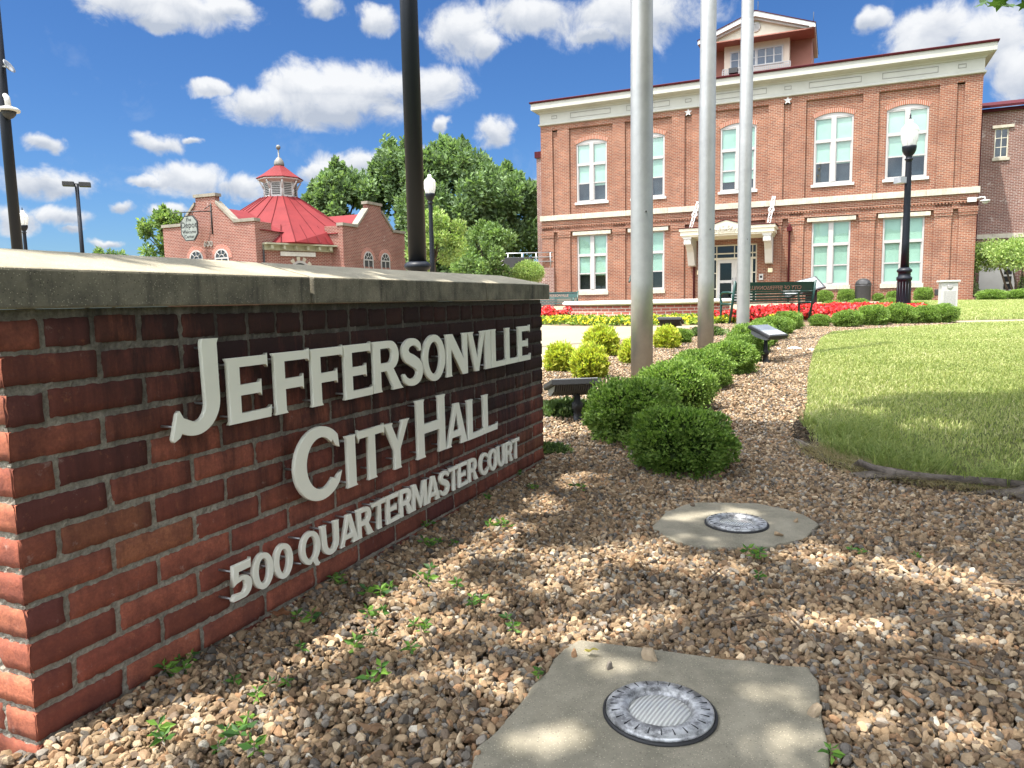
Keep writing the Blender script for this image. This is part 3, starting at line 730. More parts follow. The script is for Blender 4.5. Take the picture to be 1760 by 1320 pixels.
LINES = [[('J', .318, .462, .552, .767), ('E', .490, .628, .558, .716), ('F', .650, .786, .558, .717), ('F', .797, .936, .558, .717), ('E', .946, 1.084, .558, .718), ('R', 1.096, 1.254, .559, .719), ('S', 1.258, 1.392, .559, .718), ('O', 1.398, 1.556, .561, .721), ('N', 1.574, 1.738, .561, .719), ('V', 1.746, 1.900, .561, .719), ('I', 1.906, 1.950, .561, .720), ('L', 1.963, 2.100, .561, .721), ('L', 2.112, 2.242, .562, .721), ('E', 2.253, 2.392, .562, .721)],
         [('C', .704, .908, .294, .495), ('I', .940, .978, .293, .449), ('T', .996, 1.136, .293, .453), ('Y', 1.140, 1.286, .293, .450), ('H', 1.345, 1.540, .295, .501), ('A', 1.555, 1.715, .294, .454), ('L', 1.731, 1.862, .293, .452), ('L', 1.873, 2.002, .294, .454)],
         [(c, a, b, .123, .213) for c, a, b in [('5', .458, .526), ('0', .531, .603), ('0', .607, .678), ('Q', .712, .794), ('U', .804, .880), ('A', .890, .974), ('R', .977, 1.053), ('T', 1.056, 1.130), ('E', 1.137, 1.208), ('R', 1.217, 1.293), ('M', 1.298, 1.394), ('A', 1.398, 1.484), ('S', 1.488, 1.560), ('T', 1.565, 1.633), ('E', 1.638, 1.712), ('R', 1.726, 1.801), ('C', 1.824, 1.908), ('O', 1.913, 1.994), ('U', 2.000, 2.078), ('R', 2.087, 2.162), ('T', 2.164, 2.237)]]]
for ln in LINES:
    THIN = ln is LINES[2]
    for a in ln: letter(*a)
m = MB(); m.ell((1.175, .004, .655), (.017, .018, .014), 10, 6); o = m.build('wasp_nest', plain('dried mud', (.42, .36, .28), .95, bs=.6, bsc=120), wall)

# ---------------------------------------------------------------- concrete pads with ground lights
PAD_A = [(.154, 1.71), (.416, 1.618), (.643, 1.548), (.632, 1.46), (.55, 1.23), (.50, 1.08), (-.10, 1.10), (-.075, 1.28), (-.014, 1.396), (.05, 1.529), (.10, 1.64)]
PAD_B = [(.715, 2.888), (.961, 2.854), (1.05, 2.77), (1.088, 2.66), (1.089, 2.562), (.985, 2.422), (.853, 2.354), (.648, 2.344), (.56, 2.40), (.52, 2.46), (.492, 2.581), (.584, 2.769)]


def ground_light(pad, lab, padlab, c):
    m = MB(); n = len(pad); cxy = (sum(p[0] for p in pad) / n, sum(p[1] for p in pad) / n)
    pts = []
    for i in range(n):
        a, b = pad[i], pad[(i + 1) % n]
        for k in range(4):
            t = k / 4; j = random.uniform(-.005, .005); pts.append((a[0] + (b[0] - a[0]) * t + j, a[1] + (b[1] - a[1]) * t + random.uniform(-.005, .005)))
    m.prism([(p[0] - c[0], p[1] - c[1]) for p in pts], -.10, .022, 'z')
    o = m.build('concrete_pad', M_pad, bevel=.006); o.location = (*c, 0); tag(o, padlab, 'concrete pad', 'concrete pads in the gravel')
    t = thing('ground_light', lab, 'ground light', (*c, .022), 0, 'round lights set in concrete pads'); t.scale = (.94, .94, 1)
    m = MB(); m.lathe([(.088, .001), (.110, .001), (.1125, .004), (.112, .010), (.108, .013), (.088, .0155), (.0745, .0155), (.066, .010), (.064, .003)], seg=64, cap=False)
    r = m.build('ring', M_ring, t)
    m = MB()
    for k in range(24):
        a = 2 * math.pi * k / 24 + .1; b0 = len(m.V); m.box(.085, .103, -.0010, .0010, .0125, .0157); m.xf(Matrix.Rotation(a, 4, 'Z'), b0)
    m.build('ring_slot', M_blackmat, r)
    m = MB(); m.lathe([(.110, -.002), (.119, -.002), (.119, .005), (.1135, .006), (.1122, .002)], seg=64, cap=False); m.build('gasket', M_blackmat, t)
    m = MB(); m.lathe([(.0655, .004), (.062, .0055), (.04, .0085), (.02, .0098), (.001, .0102)], seg=48, cap=False); m.build('lens', M_lens, t)
    return t


ground_light(PAD_A, 'round metal ground light in the nearest concrete pad, rim worn to bare metal', 'squarish concrete pad nearest the camera with a round light in it', (.279, 1.378))
ground_light(PAD_B, 'round metal ground light in the farther shaded concrete pad near the shrubs', 'rounded concrete pad in the shade between the boxwoods and the nearer pad', (.80, 2.588))


# ---------------------------------------------------------------- gravel
def ico(sub):
    bm = bmesh.new(); bmesh.ops.create_icosphere(bm, subdivisions=sub, radius=1); V = np.array([v.co[:] for v in bm.verts]); F = np.array([[v.index for v in f.verts] for f in bm.faces]); bm.free(); return V, F


def stones(n_try, region, smin, smax, sub, r, zspread):
    V0, F0 = ico(sub); NP = 30; protos = []
    for k in range(NP):
        q = V0.copy(); a = r.normal(size=(7, 3)); a = unit(a)
        for d in a:                                  # knock flats off the pebble
            h = q @ d; lim = r.uniform(.42, .85); q = q - np.where(h > lim, (h - lim) * .95, 0)[:, None] * d
        q *= 1 + r.normal(0, .045, (len(q), 1)); q *= np.array([r.uniform(.9, 1.5), r.uniform(.65, 1.05), r.uniform(.42, .8)]); protos.append(q)
    protos = np.array(protos)
    x, y = region(n_try, r); n = len(x); s = smin + (smax - smin) * r.beta(1.6, 2.6, n); pk = r.integers(0, NP, n)
    q4 = unit(r.normal(size=(n, 4)) * [1, .45, .45, 1]); w, a, b, c = q4.T
    Rm = np.stack([1 - 2 * (b * b + c * c), 2 * (a * b - c * w), 2 * (a * c + b * w), 2 * (a * b + c * w), 1 - 2 * (a * a + c * c), 2 * (b * c - a * w), 2 * (a * c - b * w), 2 * (b * c + a * w), 1 - 2 * (a * a + b * b)], -1).reshape(n, 3, 3)
    P = np.einsum('nij,nkj->nki', Rm, protos[pk]) * s[:, None, None]
    hump = .012 * np.sin(x * 3.1 + 1) * np.sin(y * 2.7) + .008 * np.sin(x * 7.3 + y * 5.1)
    z = gzv(y) + s * .25 + r.random(n) * zspread + hump * .6
    P += np.stack([x, y, z], -1)[:, None, :]
    pal = np.array([(.30, .205, .12), (.38, .27, .165), (.25, .165, .10), (.47, .36, .24), (.19, .14, .10), (.26, .225, .185), (.165, .145, .125), (.46, .41, .33), (.34, .20, .11)])
    pr = np.array([.2, .2, .15, .11, .11, .09, .06, .03, .05]); c = pal[r.choice(len(pal), n, p=pr / pr.sum())] * r.uniform(.5, 1.2, (n, 1)) * 1.17
    m = len(V0); F = (F0[None] + (np.arange(n) * m)[:, None, None]).reshape(-1, 3)
    return P.reshape(-1, 3), F, np.repeat(np.clip(c * [.94, .96, .98], 0, .8), m, 0)


def wall_front(y): return -.915 + (y - 1.318) * .4389


def region_near(n, r):
    y = r.uniform(.7, 4.2, n); x = r.uniform(-1.5, 3.9, n)
    ok = (x < .74 * y + 1.5) & ((x < .74 * y + .25) | (r.random(n) < .75)) & (x > np.where(y < 1.3, -1.5, np.where(y < 3.78, wall_front(y) + .012, -.2))) & (x < bed_r(y) + .05) & ~inpoly(x, y, PAD_A) & ~inpoly(x, y, PAD_B)
    ok &= (x > bed_x(y) - .05)
    return x[ok], y[ok]


def region_far(n, r):
    y = 4.2 + 10.6 * r.random(n) ** 1.25; x = r.uniform(-.3, 8.4, n)
    ok = (x > np.maximum(bed_x(y), -.25)) & (x < bed_r(y)) & ~((y > 14) & (x > 4.6))
    return x[ok], y[ok]


V, F, c = stones(225000, region_near, .005, .0175, 2, np.random.default_rng(3), .016)
tag(npmesh('gravel', V, F, M_gravel, c), 'tan and brown crushed stone filling the bed in front of the sign wall', 'gravel', kind='stuff')
V, F, c = stones(200000, region_far, .0075, .018, 1, np.random.default_rng(4), .014)
tag(npmesh('gravel', V, F, M_gravel, c), 'sunlit tan crushed stone around the flagpoles and clipped shrubs', 'gravel', kind='stuff')
for i, (x, y, s_, pd) in enumerate([(.13, 1.62, .014, 0), (.30, 1.60, .02, 0), (.58, 1.36, .017, 0), (.205, 1.56, .012, 0), (.90, 2.45, .016, 0), (.70, 2.83, .012, 0), (1.02, 2.6, .014, 0)]):
    V, F, c = stones(1, lambda n, r: (np.array([0.]), np.array([0.])), s_, s_ + .001, 2, np.random.default_rng(20 + i), .0)
    o = npmesh('loose_stone', V, F, M_gravel, c); o.location = (x, y, .024)
    tag(o, 'small brown stone lying loose on a concrete pad', 'stone', 'stones lying on the concrete pads')

# ---------------------------------------------------------------- clipped boxwoods and golden shrubs
def shrub_mesh(name, rx, ry, rz, n, leaf, pal, r, upright=.35, tuft=.13, parent=None, box=0.0, spray=False):
    d = unit(r.normal(size=(n, 3))); d = d[d[:, 2] > -.72]; n = len(d)
    lump = 1 + .05 * np.sin(d[:, 0] * 5 + 1.3 + r.random() * 6) * np.sin(d[:, 1] * 4 + r.random() * 6) + .05 * np.sin(d[:, 2] * 6 + d[:, 0] * 4 + r.random() * 6)
    if box:
        mx = np.abs(d).max(1); d2 = d / mx[:, None]; dd = d * (1 - box) + d2 * box * .86
    else: dd = d
    dep = np.abs(r.normal(0, .10, n)); deep = r.random(n) < .22; dep[deep] = r.uniform(.05, .5, deep.sum())
    P = dd * (lump * (1 - dep + tuft * (r.random(n) ** 3)))[:, None] * [rx, ry, rz]
    P[:, 2] += rz * .80
    ok = P[:, 2] > .005; P = P[ok]; d = d[ok]; dep = dep[ok]
    wob = np.sin(P @ np.array([[37., 11, 5], [-9, 41, 13], [17, -7, 43]]) / max(rx, .1) * .27 + 1.7); P = P + wob * .05 * np.array([rx, ry, rz])
    D = d * .8 + np.array([0, 0, upright]) + wob * .35 + r.normal(0, .45, P.shape)
    V, F = leafquads(P, D, leaf * r.uniform(.7, 1.3, len(P)), r, .62 if not spray else .26, .3)
    c = np.array(pal)[r.choice(len(pal), len(P))] * r.uniform(.75, 1.25, (len(P), 1))
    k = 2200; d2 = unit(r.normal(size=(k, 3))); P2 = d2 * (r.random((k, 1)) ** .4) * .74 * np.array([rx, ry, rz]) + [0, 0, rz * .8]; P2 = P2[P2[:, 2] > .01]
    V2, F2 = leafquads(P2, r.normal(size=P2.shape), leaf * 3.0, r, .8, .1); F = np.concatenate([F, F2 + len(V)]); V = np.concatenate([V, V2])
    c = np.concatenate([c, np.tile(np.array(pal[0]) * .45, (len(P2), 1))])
    return npmesh(name, V, F, M_leaf, np.repeat(c, 4, 0), parent)


def stems(parent, rx, ry, rz, r, n=14):
    m = MB()
    for k in range(n):
        a = r.uniform(0, 6.28); q = r.uniform(.3, .85)
        m.tube([(0.02 * math.cos(a), .02 * math.sin(a), -.02), (rx * q * .45 * math.cos(a), ry * q * .45 * math.sin(a), rz * .7), (rx * q * .85 * math.cos(a), ry * q * .85 * math.sin(a), rz * r.uniform(1.0, 1.5))], [.008, .006, .003], 5)
    m.build('stem', M_twig, parent, uv=False)


BOX = [(.085, .16, .028), (.13, .22, .04), (.18, .28, .055), (.23, .34, .075), (.29, .40, .11)]
GOLD = [(.60, .62, .07), (.52, .58, .08), (.38, .48, .06), (.68, .66, .14), (.26, .37, .06)]
rb = np.random.default_rng(8)


def proto_box(rx, ry, rz, n, leaf, pal=BOX, **k):
    t = thing('boxwood_shrub', 'x', 'shrub'); shrub_mesh('foliage', rx, ry, rz, n, leaf, pal, rb, parent=t, **k); stems(t, rx, ry, rz, rb); return t


ROWG = 'clipped boxwoods in the row beside the flagpoles'
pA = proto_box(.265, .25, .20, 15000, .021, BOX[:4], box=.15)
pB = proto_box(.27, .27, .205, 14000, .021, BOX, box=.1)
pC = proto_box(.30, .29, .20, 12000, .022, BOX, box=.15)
first = {}


def put(p, x, y, rz, s, label, group, name=None, sz=None):
    k = id(p); o = p if k not in first else copy_tree(p); first[k] = 1
    if name: o.name = name
    q = math.sin(x * 12.9 + y * 7.7); o.location = (x, y, gz(y)); o.rotation_euler = (.06 * q, .05 * math.cos(y * 9), rz); o.scale = (s * (1 + .07 * q), s * (1 - .05 * q), (sz or s) * (1 + .06 * math.sin(y * 5.1))); tag(o, label, 'shrub', group); return o


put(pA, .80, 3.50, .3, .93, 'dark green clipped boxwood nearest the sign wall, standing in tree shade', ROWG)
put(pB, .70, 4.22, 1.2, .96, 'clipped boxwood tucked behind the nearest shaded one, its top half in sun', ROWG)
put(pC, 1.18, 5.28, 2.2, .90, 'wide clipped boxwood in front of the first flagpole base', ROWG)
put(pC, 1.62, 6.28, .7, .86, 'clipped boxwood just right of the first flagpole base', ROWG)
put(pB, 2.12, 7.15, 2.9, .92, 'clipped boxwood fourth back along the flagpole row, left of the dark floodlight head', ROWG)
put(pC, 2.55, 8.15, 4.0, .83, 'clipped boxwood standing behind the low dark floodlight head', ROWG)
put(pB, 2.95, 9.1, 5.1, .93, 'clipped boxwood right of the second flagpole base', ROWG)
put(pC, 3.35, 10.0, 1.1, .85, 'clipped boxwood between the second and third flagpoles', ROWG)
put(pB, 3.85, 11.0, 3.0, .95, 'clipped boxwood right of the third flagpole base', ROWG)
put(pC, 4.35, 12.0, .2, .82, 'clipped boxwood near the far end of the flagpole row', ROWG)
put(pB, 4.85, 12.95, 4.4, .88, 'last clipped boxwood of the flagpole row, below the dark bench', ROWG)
RG2 = 'clipped boxwoods edging the red begonias'
for i, (x, y, s_, lab) in enumerate([(5.62, 13.45, .66, 'smallest boxwood of the edging, at the left end by the bench post'), (6.10, 13.4, .86, 'yellowish loose boxwood second from the left in front of the red begonias'), (6.68, 13.65, 1.0, 'round boxwood in front of the right end of the red begonias'), (7.25, 13.8, 1.0, 'round boxwood directly left of the black street lamp base'), (7.78, 13.85, .86, 'round boxwood directly right of the black street lamp base'), (8.16, 13.95, .92, 'rightmost boxwood of the edging beside the pale path')]):
    put([pB, pC][i % 2], x, y, i * 1.7, s_, lab, RG2)
RG3 = 'clipped boxwoods behind the red begonias'
for i, (x, y, s_, lab) in enumerate([(7.55, 17.4, .95, 'boxwood behind the begonias, closest to the interpretive panel'), (8.25, 17.6, 1.0, 'boxwood behind the begonias, in front of the dark bin'), (9.0, 17.5, 1.0, 'boxwood behind the begonias, just left of the lamp post'), (9.35, 17.0, .9, 'boxwood behind the begonias, lowest and farthest right by the lamp')]):
    put([pC, pB][i % 2], x, y, i * 2.1 + .5, s_, lab, RG3)

gp = []
for k in range(2):
    t = thing('golden_shrub', 'x', 'shrub'); shrub_mesh('foliage', .175, .17, .19, 7000, .042, GOLD, rb, .9, .28, t, spray=True); stems(t, .15, .15, .17, rb, 8); gp.append(t)
GG = 'golden shrubs by the plaza'
for i, (x, y, s_, lab) in enumerate([(.50, 7.62, .76, 'yellow green feathery shrub nearest the end of the sign wall'), (.74, 7.05, .90, 'largest feathery golden shrub, in front of two others'), (1.10, 9.0, .98, 'golden feathery shrub set back against the plaza edge'), (1.36, 8.2, .78, 'golden shrub half hidden by the first flagpole'), (2.08, 9.85, .84, 'small golden shrub between the first and second flagpoles')]):
    put(gp[i % 2], x, y, i * 1.3, s_, lab, GG)
put(pB, 2.45, 10.7, .6, .62, 'small dark shrub beneath the floodlight by the second flagpole', None)

# low green ground plants by the floodlight
GP = [(.13, .20, .07), (.16, .22, .09), (.10, .17, .05), (.2, .26, .1)]
for x, y, s_, lab in [(.38, 5.05, 1.0, 'low spreading pale green plant behind the near floodlight'), (.19, 3.95, .5, 'low green weed at the far foot of the sign wall'), (3.15, 11.9, 1.3, 'low pale green ground plant at the third flagpole')]:
    t = thing('low_plant', lab, 'plant', (x, y, gz(y))); t.scale = (s_,) * 3
    shrub_mesh('foliage', .22, .14, .05, 1500, .026, GP, rb, .9, .3, t)

# ---------------------------------------------------------------- creeping sprigs and twigs
SPR = [(-.65, 1.98), (-.53, 1.83), (-.54, 2.1), (-.52, 1.69), (-.39, 1.69), (-.25, 1.65), (-.755, 1.63), (-.79, 1.57), (-.62, 1.53), (-.55, 1.47), (-.5, 1.51), (-.3, 1.54), (-.29, 2.42), (-.3, 2.15), (-.26, 2.1), (-.17, 2.04), (-.12, 1.93), (-.38, 1.99), (-.1, 1.95), (-.01, 1.77), (.045, 1.53), (-.69, 1.33), (-.53, 1.34), (-.56, 1.29), (-.49, 1.28), (-.11, 2.97), (.07, 3.14), (.77, 2.25), (.71, 2.08), (1.09, 2.25), (1.24, 2.21), (-.39, 1.85), (-.23, 1.78), (-.21, 2.44), (.29, 3.12), (.55, 1.22), (-.33, 2.62), (-.05, 2.62), (.02, 3.45)]
sp_protos = []
for k in range(5):
    r = np.random.default_rng(40 + k); t = thing('periwinkle_sprig', 'x', 'sprig'); P = []; D = []; Sz = []; m = MB()
    for q in range(1 + k % 3):
        a = r.uniform(0, 6.28); bx, by = (0, 0) if q == 0 else (.045 * math.cos(a), .045 * math.sin(a)); h = r.uniform(.012, .035)
        m.tube([(bx * .3, by * .3, -.01), (bx, by, h)], [.0016, .0012], 5)
        for lv in range(2 + (q == 0)):
            for z in range(3):
                an = a + z * 2.09 + lv * 1.05; P.append((bx, by, h - lv * .008)); D.append((math.cos(an), math.sin(an), .55 - .35 * lv + r.normal(0, .12))); Sz.append(r.uniform(.026, .04) * (.75 if lv == 0 else 1))
    V, F = leafquads(np.array(P), np.array(D), np.array(Sz), r, .48, .35)
    c = np.array([(.06, .15, .03), (.10, .22, .04), (.16, .30, .05), (.05, .12, .035)])[r.choice(4, len(P))]
    npmesh('leaf_whorl', V, F, M_leaf, np.repeat(c, 4, 0), t); m.build('stem', M_twig, t, uv=False); sp_protos.append(t)
used = set()
for i, (x, y) in enumerate(SPR):
    k = i % 5; o = sp_protos[k] if k not in used else copy_tree(sp_protos[k]); used.add(k)
    o.location = (x, y, .022); o.rotation_euler = (0, 0, i * 1.37); s_ = .55 + .45 * ((i * 37) % 10) / 10; o.scale = (s_,) * 3
    tag(o, 'small green periwinkle sprig growing up through the gravel', 'sprig', 'periwinkle sprigs in the gravel')
TW = [((-.72, 1.67), (-.62, 1.54)), ((-.41, 2.23), (-.21, 1.96)), ((.48, 1.74), (.67, 1.79)), ((.5, 1.94), (.61, 2.1)), ((.68, 1.80), (.69, 1.6)), ((-.16, 1.49), (-.1, 1.34)), ((1.18, 2.03), (1.37, 2.23)), ((.96, 1.7), (1.13, 1.75)), ((-.24, 1.75), (-.2, 1.64)), ((.9, 1.55), (1.0, 1.44)), ((1.3, 1.95), (1.42, 1.9))]
for i, (a, b) in enumerate(TW):
    m = MB(); mx = ((a[0] + b[0]) / 2 + random.uniform(-.012, .012), (a[1] + b[1]) / 2 + random.uniform(-.012, .012))
    m.tube([(*a, .042), (*mx, .048), (*b, .043)], [.0022, .0028, .0015], 6); o = m.build('twig', M_twig, uv=False)
    tag(o, 'thin dry twig lying on the gravel', 'twig', 'dry twigs on the gravel')

# ---------------------------------------------------------------- flagpoles
for (x, y), lab in (((1.25, 7.05), 'thick brushed aluminium flagpole nearest the camera'), ((2.57, 9.75), 'middle brushed aluminium flagpole of the three'), ((3.91, 12.45), 'farthest and thinnest looking aluminium flagpole, with a sleeve joint')):
    t = thing('flagpole', lab, 'flagpole', (x, y, gz(y)), 0, 'aluminium flagpoles')
    m = MB(); m.lathe([(.104, -.1), (.104, .9), (.102, 2.8), (.098, 4.6), (.085, 7.5), (.05, 11.0)], seg=40); m.build('shaft', M_pole, t)
    if y > 12:
        m = MB(); m.lathe([(.1055, 0.02), (.1055, .9), (.1035, 2.8), (.1, 5.0), (.0975, 5.03)], seg=40, cap=False); m.build('sleeve', M_pole, t)
    m = MB(); m.ell((0, 0, 11.12), (.12, .12, .12), 20, 12); m.build('ball_finial', plain('gold ball', (.7, .5, .15), .3, 1), t)
    m = MB(); b0 = 0; m.lathe([(.008, 0), (.008, .012)], seg=10); m.xf(Matrix.Translation((.02, -.098, 1.55)) @ Matrix.Rotation(R(90), 4, 'X')); m.build('bolt', M_blackmat, t)


# ---------------------------------------------------------------- floodlights
def floodlight(x, y, lab, head_yaw, tilt, h, off=(0, 0), s_=1.0, col=None):
    t = thing('floodlight', lab, 'floodlight', (x, y, gz(y)), 0, 'ground floodlights aimed at the flags')
    m = MB(); m.lathe([(.045, 0), (.045, .012), (.028, .02), (.026, .085), (.036, .09), (.036, .13), (.024, .14), (.018, h - .05)], seg=20); m.build('post', M_blackmat, t)
    A = Matrix.Translation((off[0], off[1], h)) @ Matrix.Rotation(head_yaw, 4, 'Z') @ Matrix.Rotation(tilt, 4, 'X')
    m = MB()
    m.prism([(-.155, -.01), (-.165, .0), (-.165, .028), (.165, .028), (.165, .0), (.155, -.01)], -.15, .15, 'y'); m.xf(A); hd = m.build('lamp_head', M_blackmat, t, bevel=.004)
    m = MB()
    for k in range(20):
        xx = -.14 + .28 * k / 19; m.prism([(-.14, -.01), (.11, -.01), (.10, -.05), (.03, -.062), (-.10, -.045)], xx - .0022, xx + .0022, 'x')
    m.xf(A); m.build('cooling_fin', plain('fin metal', (.16, .16, .165), .45, .4), hd)
    m = MB(); m.box(-.145, .145, -.13, .13, .0285, .034); m.xf(A); m.build('lens', plain('floodlight lens', (.35, .36, .36), .15), hd)
    m = MB(); m.tube([(0, 0, h - .07), (off[0] * .6, off[1] * .6, h - .05), (off[0], off[1], h - .03)], .018, 10); m.build('knuckle', M_blackmat, t)
    t.scale = (s_,) * 3


floodlight(.43, 4.84, 'black finned floodlight close behind the end of the sign wall', R(8), R(-13), .245, (-.035, 0))
floodlight(2.30, 10.35, 'grey floodlight standing left of the second flagpole', R(-20), R(-14), .34, (-.06, 0), 1.0)
floodlight(2.78, 8.05, 'dark floodlight tilted up among the boxwoods right of the second flagpole', R(35), R(22), .33, (.02, 0))


# ---------------------------------------------------------------- street lamps and poles
def street_lamp(x, y, s_, lab, camera=False):
    t = thing('street_lamp', lab, 'street lamp', (x, y, gz(y)), 0, 'black acorn street lamps'); t.scale = (s_,) * 3
    m = MB(); m.lathe([(.17, 0), (.17, .05), (.14, .12), (.132, .80), (.152, .82), (.152, .87), (.12, .90), (.122, .97), (.148, .99), (.148, 1.03), (.11, 1.06), (.085, 1.08)], seg=28); m.build('base', M_black, t)
    m = MB()
    for k in range(14):
        a = 2 * math.pi * k / 14; m.tube([(.133 * math.cos(a), .133 * math.sin(a), .15), (.128 * math.cos(a), .128 * math.sin(a), .78)], .010, 6)
    m.build('fluting', M_black, t)
    hz = lambda p: [(r * .84 if z > 3.12 else r, 4.25 - (4.25 - z) * .80) for r, z in p]   # the head sits a little small on the post
    m = MB(); m.lathe([(.085, 1.05), (.072, 1.6), (.060, 3.1)] + hz([(.06, 3.0), (.06, 3.06), (.08, 3.07), (.08, 3.10), (.062, 3.11), (.07, 3.16), (.12, 3.22), (.155, 3.30), (.165, 3.38), (.165, 3.42)]), seg=24); m.build('post', M_black, t)
    m = MB(); m.lathe(hz([(.150, 3.41), (.165, 3.48), (.195, 3.62), (.205, 3.74), (.195, 3.80), (.205, 3.81)]), seg=28, cap=False); g = m.build('globe', M_globe, t)
    m = MB(); m.lathe(hz([(.205, 3.81), (.20, 3.83), (.17, 3.90), (.11, 3.96), (.065, 4.0), (.06, 4.03), (.075, 4.05), (.06, 4.08), (.03, 4.1)]), seg=28); m.build('globe_cap', M_globe, g)
    m = MB()
    for k in range(8):
        a = 2 * math.pi * k / 8; m.tube([(rr * math.cos(a), rr * math.sin(a), z) for rr, z in hz([(.152, 3.42), (.167, 3.48), (.197, 3.62), (.207, 3.74), (.197, 3.80)])], .003, 5)
    m.build('rib', M_white, g)
    m = MB(); m.lathe(hz([(.022, 4.09), (.03, 4.12), (.014, 4.15), (.02, 4.19), (.004, 4.25)]), seg=12); m.build('finial', M_black, t)
    m = MB(); m.lathe(hz([(.09, 3.43), (.07, 3.60), (.04, 3.68)]), seg=16); m.build('socket', M_white, t)
    if camera:
        m = MB(); m.box(-.30, -.14, -.09, .09, 2.82, 2.94); m.xf(Matrix.Rotation(R(20), 4, 'Z')); m.tube([(-.16, -.05, 2.86), (-.05, -.02, 2.83)], .02, 8); m.build('speaker_box', M_galv, t)
    return t


street_lamp(8.27, 15.6, .985, 'black acorn street lamp in front of the right end of the town hall', True)
street_lamp(-2.38, 23.0, 1.05, 'acorn street lamp before the leafy trees, right of the thick black pole')
street_lamp(-18.07, 28.0, 1.0, 'small acorn street lamp low at the far left')
for (x, y, lab, cam_) in ((-1.17, 9.5, 'tall thick black pole rising behind the sign wall and out of the picture', False), (-11.16, 17.0, 'tall black pole at the left edge carrying a white dome camera', True)):
    t = thing('black_pole', lab, 'pole', (x, y, gz(y)), 0, 'tall black poles')
    m = MB(); m.lathe([(.20, 0), (.20, .06), (.15, .12), (.118, 1.02), (.125, 1.10), (.165, 1.125), (.17, 1.15), (.165, 1.18), (.125, 1.21)] if not cam_ else [(.2, 0), (.2, .06), (.14, .12), (.14, .6), (.12, .7)], seg=32); m.build('base', M_black, t)
    m = MB(); m.lathe([(.115, 1.2 if not cam_ else .65), (.108, 5), (.10, 9)], seg=32); m.build('shaft', M_black, t)
    if cam_:
        z0 = 4.92; d = m = MB(); m.lathe([(.22, z0 - .02), (.225, z0 + .02), (.19, z0 + .05), (.10, z0 + .08)], (.16, -.1), 28); o = m.build('dome_camera', M_white, t)
        m = MB(); m.lathe([(.01, z0 - .19), (.08, z0 - .15), (.13, z0 - .09), (.15, z0 - .015)], (.16, -.1), 24); m.build('camera_dome', M_blackmat, o)
        m = MB(); m.tube([(.16, -.1, z0 + .09), (.14, -.09, z0 + .28), (.05, -.03, z0 + .36)], [.06, .06, .05], 12); m.build('bracket', M_white, o)
        m = MB(); m.lathe([(.01, 0), (.10, .01), (.155, .05), (.157, .055), (.1, .03), (.01, .02)], seg=20); m.xf(Matrix.Translation((.22, -.1, z0 + .92)) @ Matrix.Rotation(R(60), 4, 'Y')); m.build('dish_antenna', M_galv, t)
        m = MB(); m.tube([(.1, -.05, z0 + .95), (.24, -.1, z0 + .92)], .02, 8); m.build('antenna_arm', M_galv, t)
t = thing('parking_light', 'slim dark parking lot light with two flat heads', 'parking light', (-21.67, 38, gz(38)))
m = MB(); m.lathe([(.11, 0), (.09, 6.6)], seg=12); m.build('post', M_black, t)
for s_ in (-1, 1):
    m = MB(); m.box(.1, .62, -.2, .2, 6.5, 6.72); m.box(0, .12, -.04, .04, 6.58, 6.66); m.xf(Matrix.Rotation(R(25 + (180 if s_ < 0 else 0)), 4, 'Z')); m.build('lamp_head', M_iron, t, bevel=.02)


# ---------------------------------------------------------------- benches
def bench(loc, rz, lab, s_=1.0):
    t = thing('park_bench', lab, 'bench', loc, rz, 'green slatted park benches'); t.scale = (s_,) * 3
    # local: sitter looks along +y ; x along the seat
    Lh = .90; m = MB(); B = R(12)
    def bk(z): return -.20 - (z - .45) * math.tan(B)
    def slat(z0, z1, th=.012, parent=t, nm='backrest', x0=-Lh, x1=Lh):
        q = MB(); q.prism([(bk(z0), z0), (bk(z0) + th, z0), (bk(z1) + th, z1), (bk(z1), z1)], x0, x1, 'x'); return q
    m = MB(); q = slat(.845, .875, .03); m.add(q.V, q.F)
    for z0 in (.48, .535, .59): q = slat(z0, z0 + .036); m.add(q.V, q.F)
    q = slat(.645, .665); m.add(q.V, q.F)
    # pierced lettering panel between the rails
    q = slat(.665, .685); m.add(q.V, q.F); q = slat(.825, .845); m.add(q.V, q.F)
    q = slat(.69, .83, .008, x0=-Lh, x1=Lh); m.add(q.V, q.F)
    br = m.build('backrest', M_green, t)
    s_ = text_mesh('CITY OF JEFFERSONVILLE', .115, .009, M_tan, 'lettering', br, (0, bk(.758) + .004, .755), (R(90) + B, 0, 0), 'CENTER', 1.0)
    s_.rotation_euler = (R(90) - B, 0, R(180)); s_.scale = (.95, 1, 1)
    m = MB()
    for k in range(6): m.box(-Lh, Lh, -.16 + k * .075, -.10 + k * .075, .438 - .004 * k * (1 if k < 3 else -1) * 0, .456)
    m.build('seat', M_green, t)
    for sx_ in (-1, 1):
        m = MB(); x = sx_ * (Lh + .02)
        m.tube([(x, bk(0.0) + .02, 0), (x, bk(.45), .45), (x, bk(.90), .90)], .026, 10)
        m.tube([(x, bk(.66), .66), (x, -.05, .68), (x, .18, .68), (x, .27, .64), (x, .285, .56), (x, .25, .47), (x, .26, .25), (x, .28, 0)], .024, 10)
        m.tube([(x, bk(.44), .44), (x, .25, .44)], .022, 8); m.build('end_frame', M_green, t)
    return t


bench((5.20, 15.0, gz(15.0) - .03), R(13), 'dark green slatted bench seen from behind at the red begonias', .97)
bench((1.02, 19.7, gz(19.7)), R(160), 'brighter green bench by the left end of the planter wall, facing the street', .80)

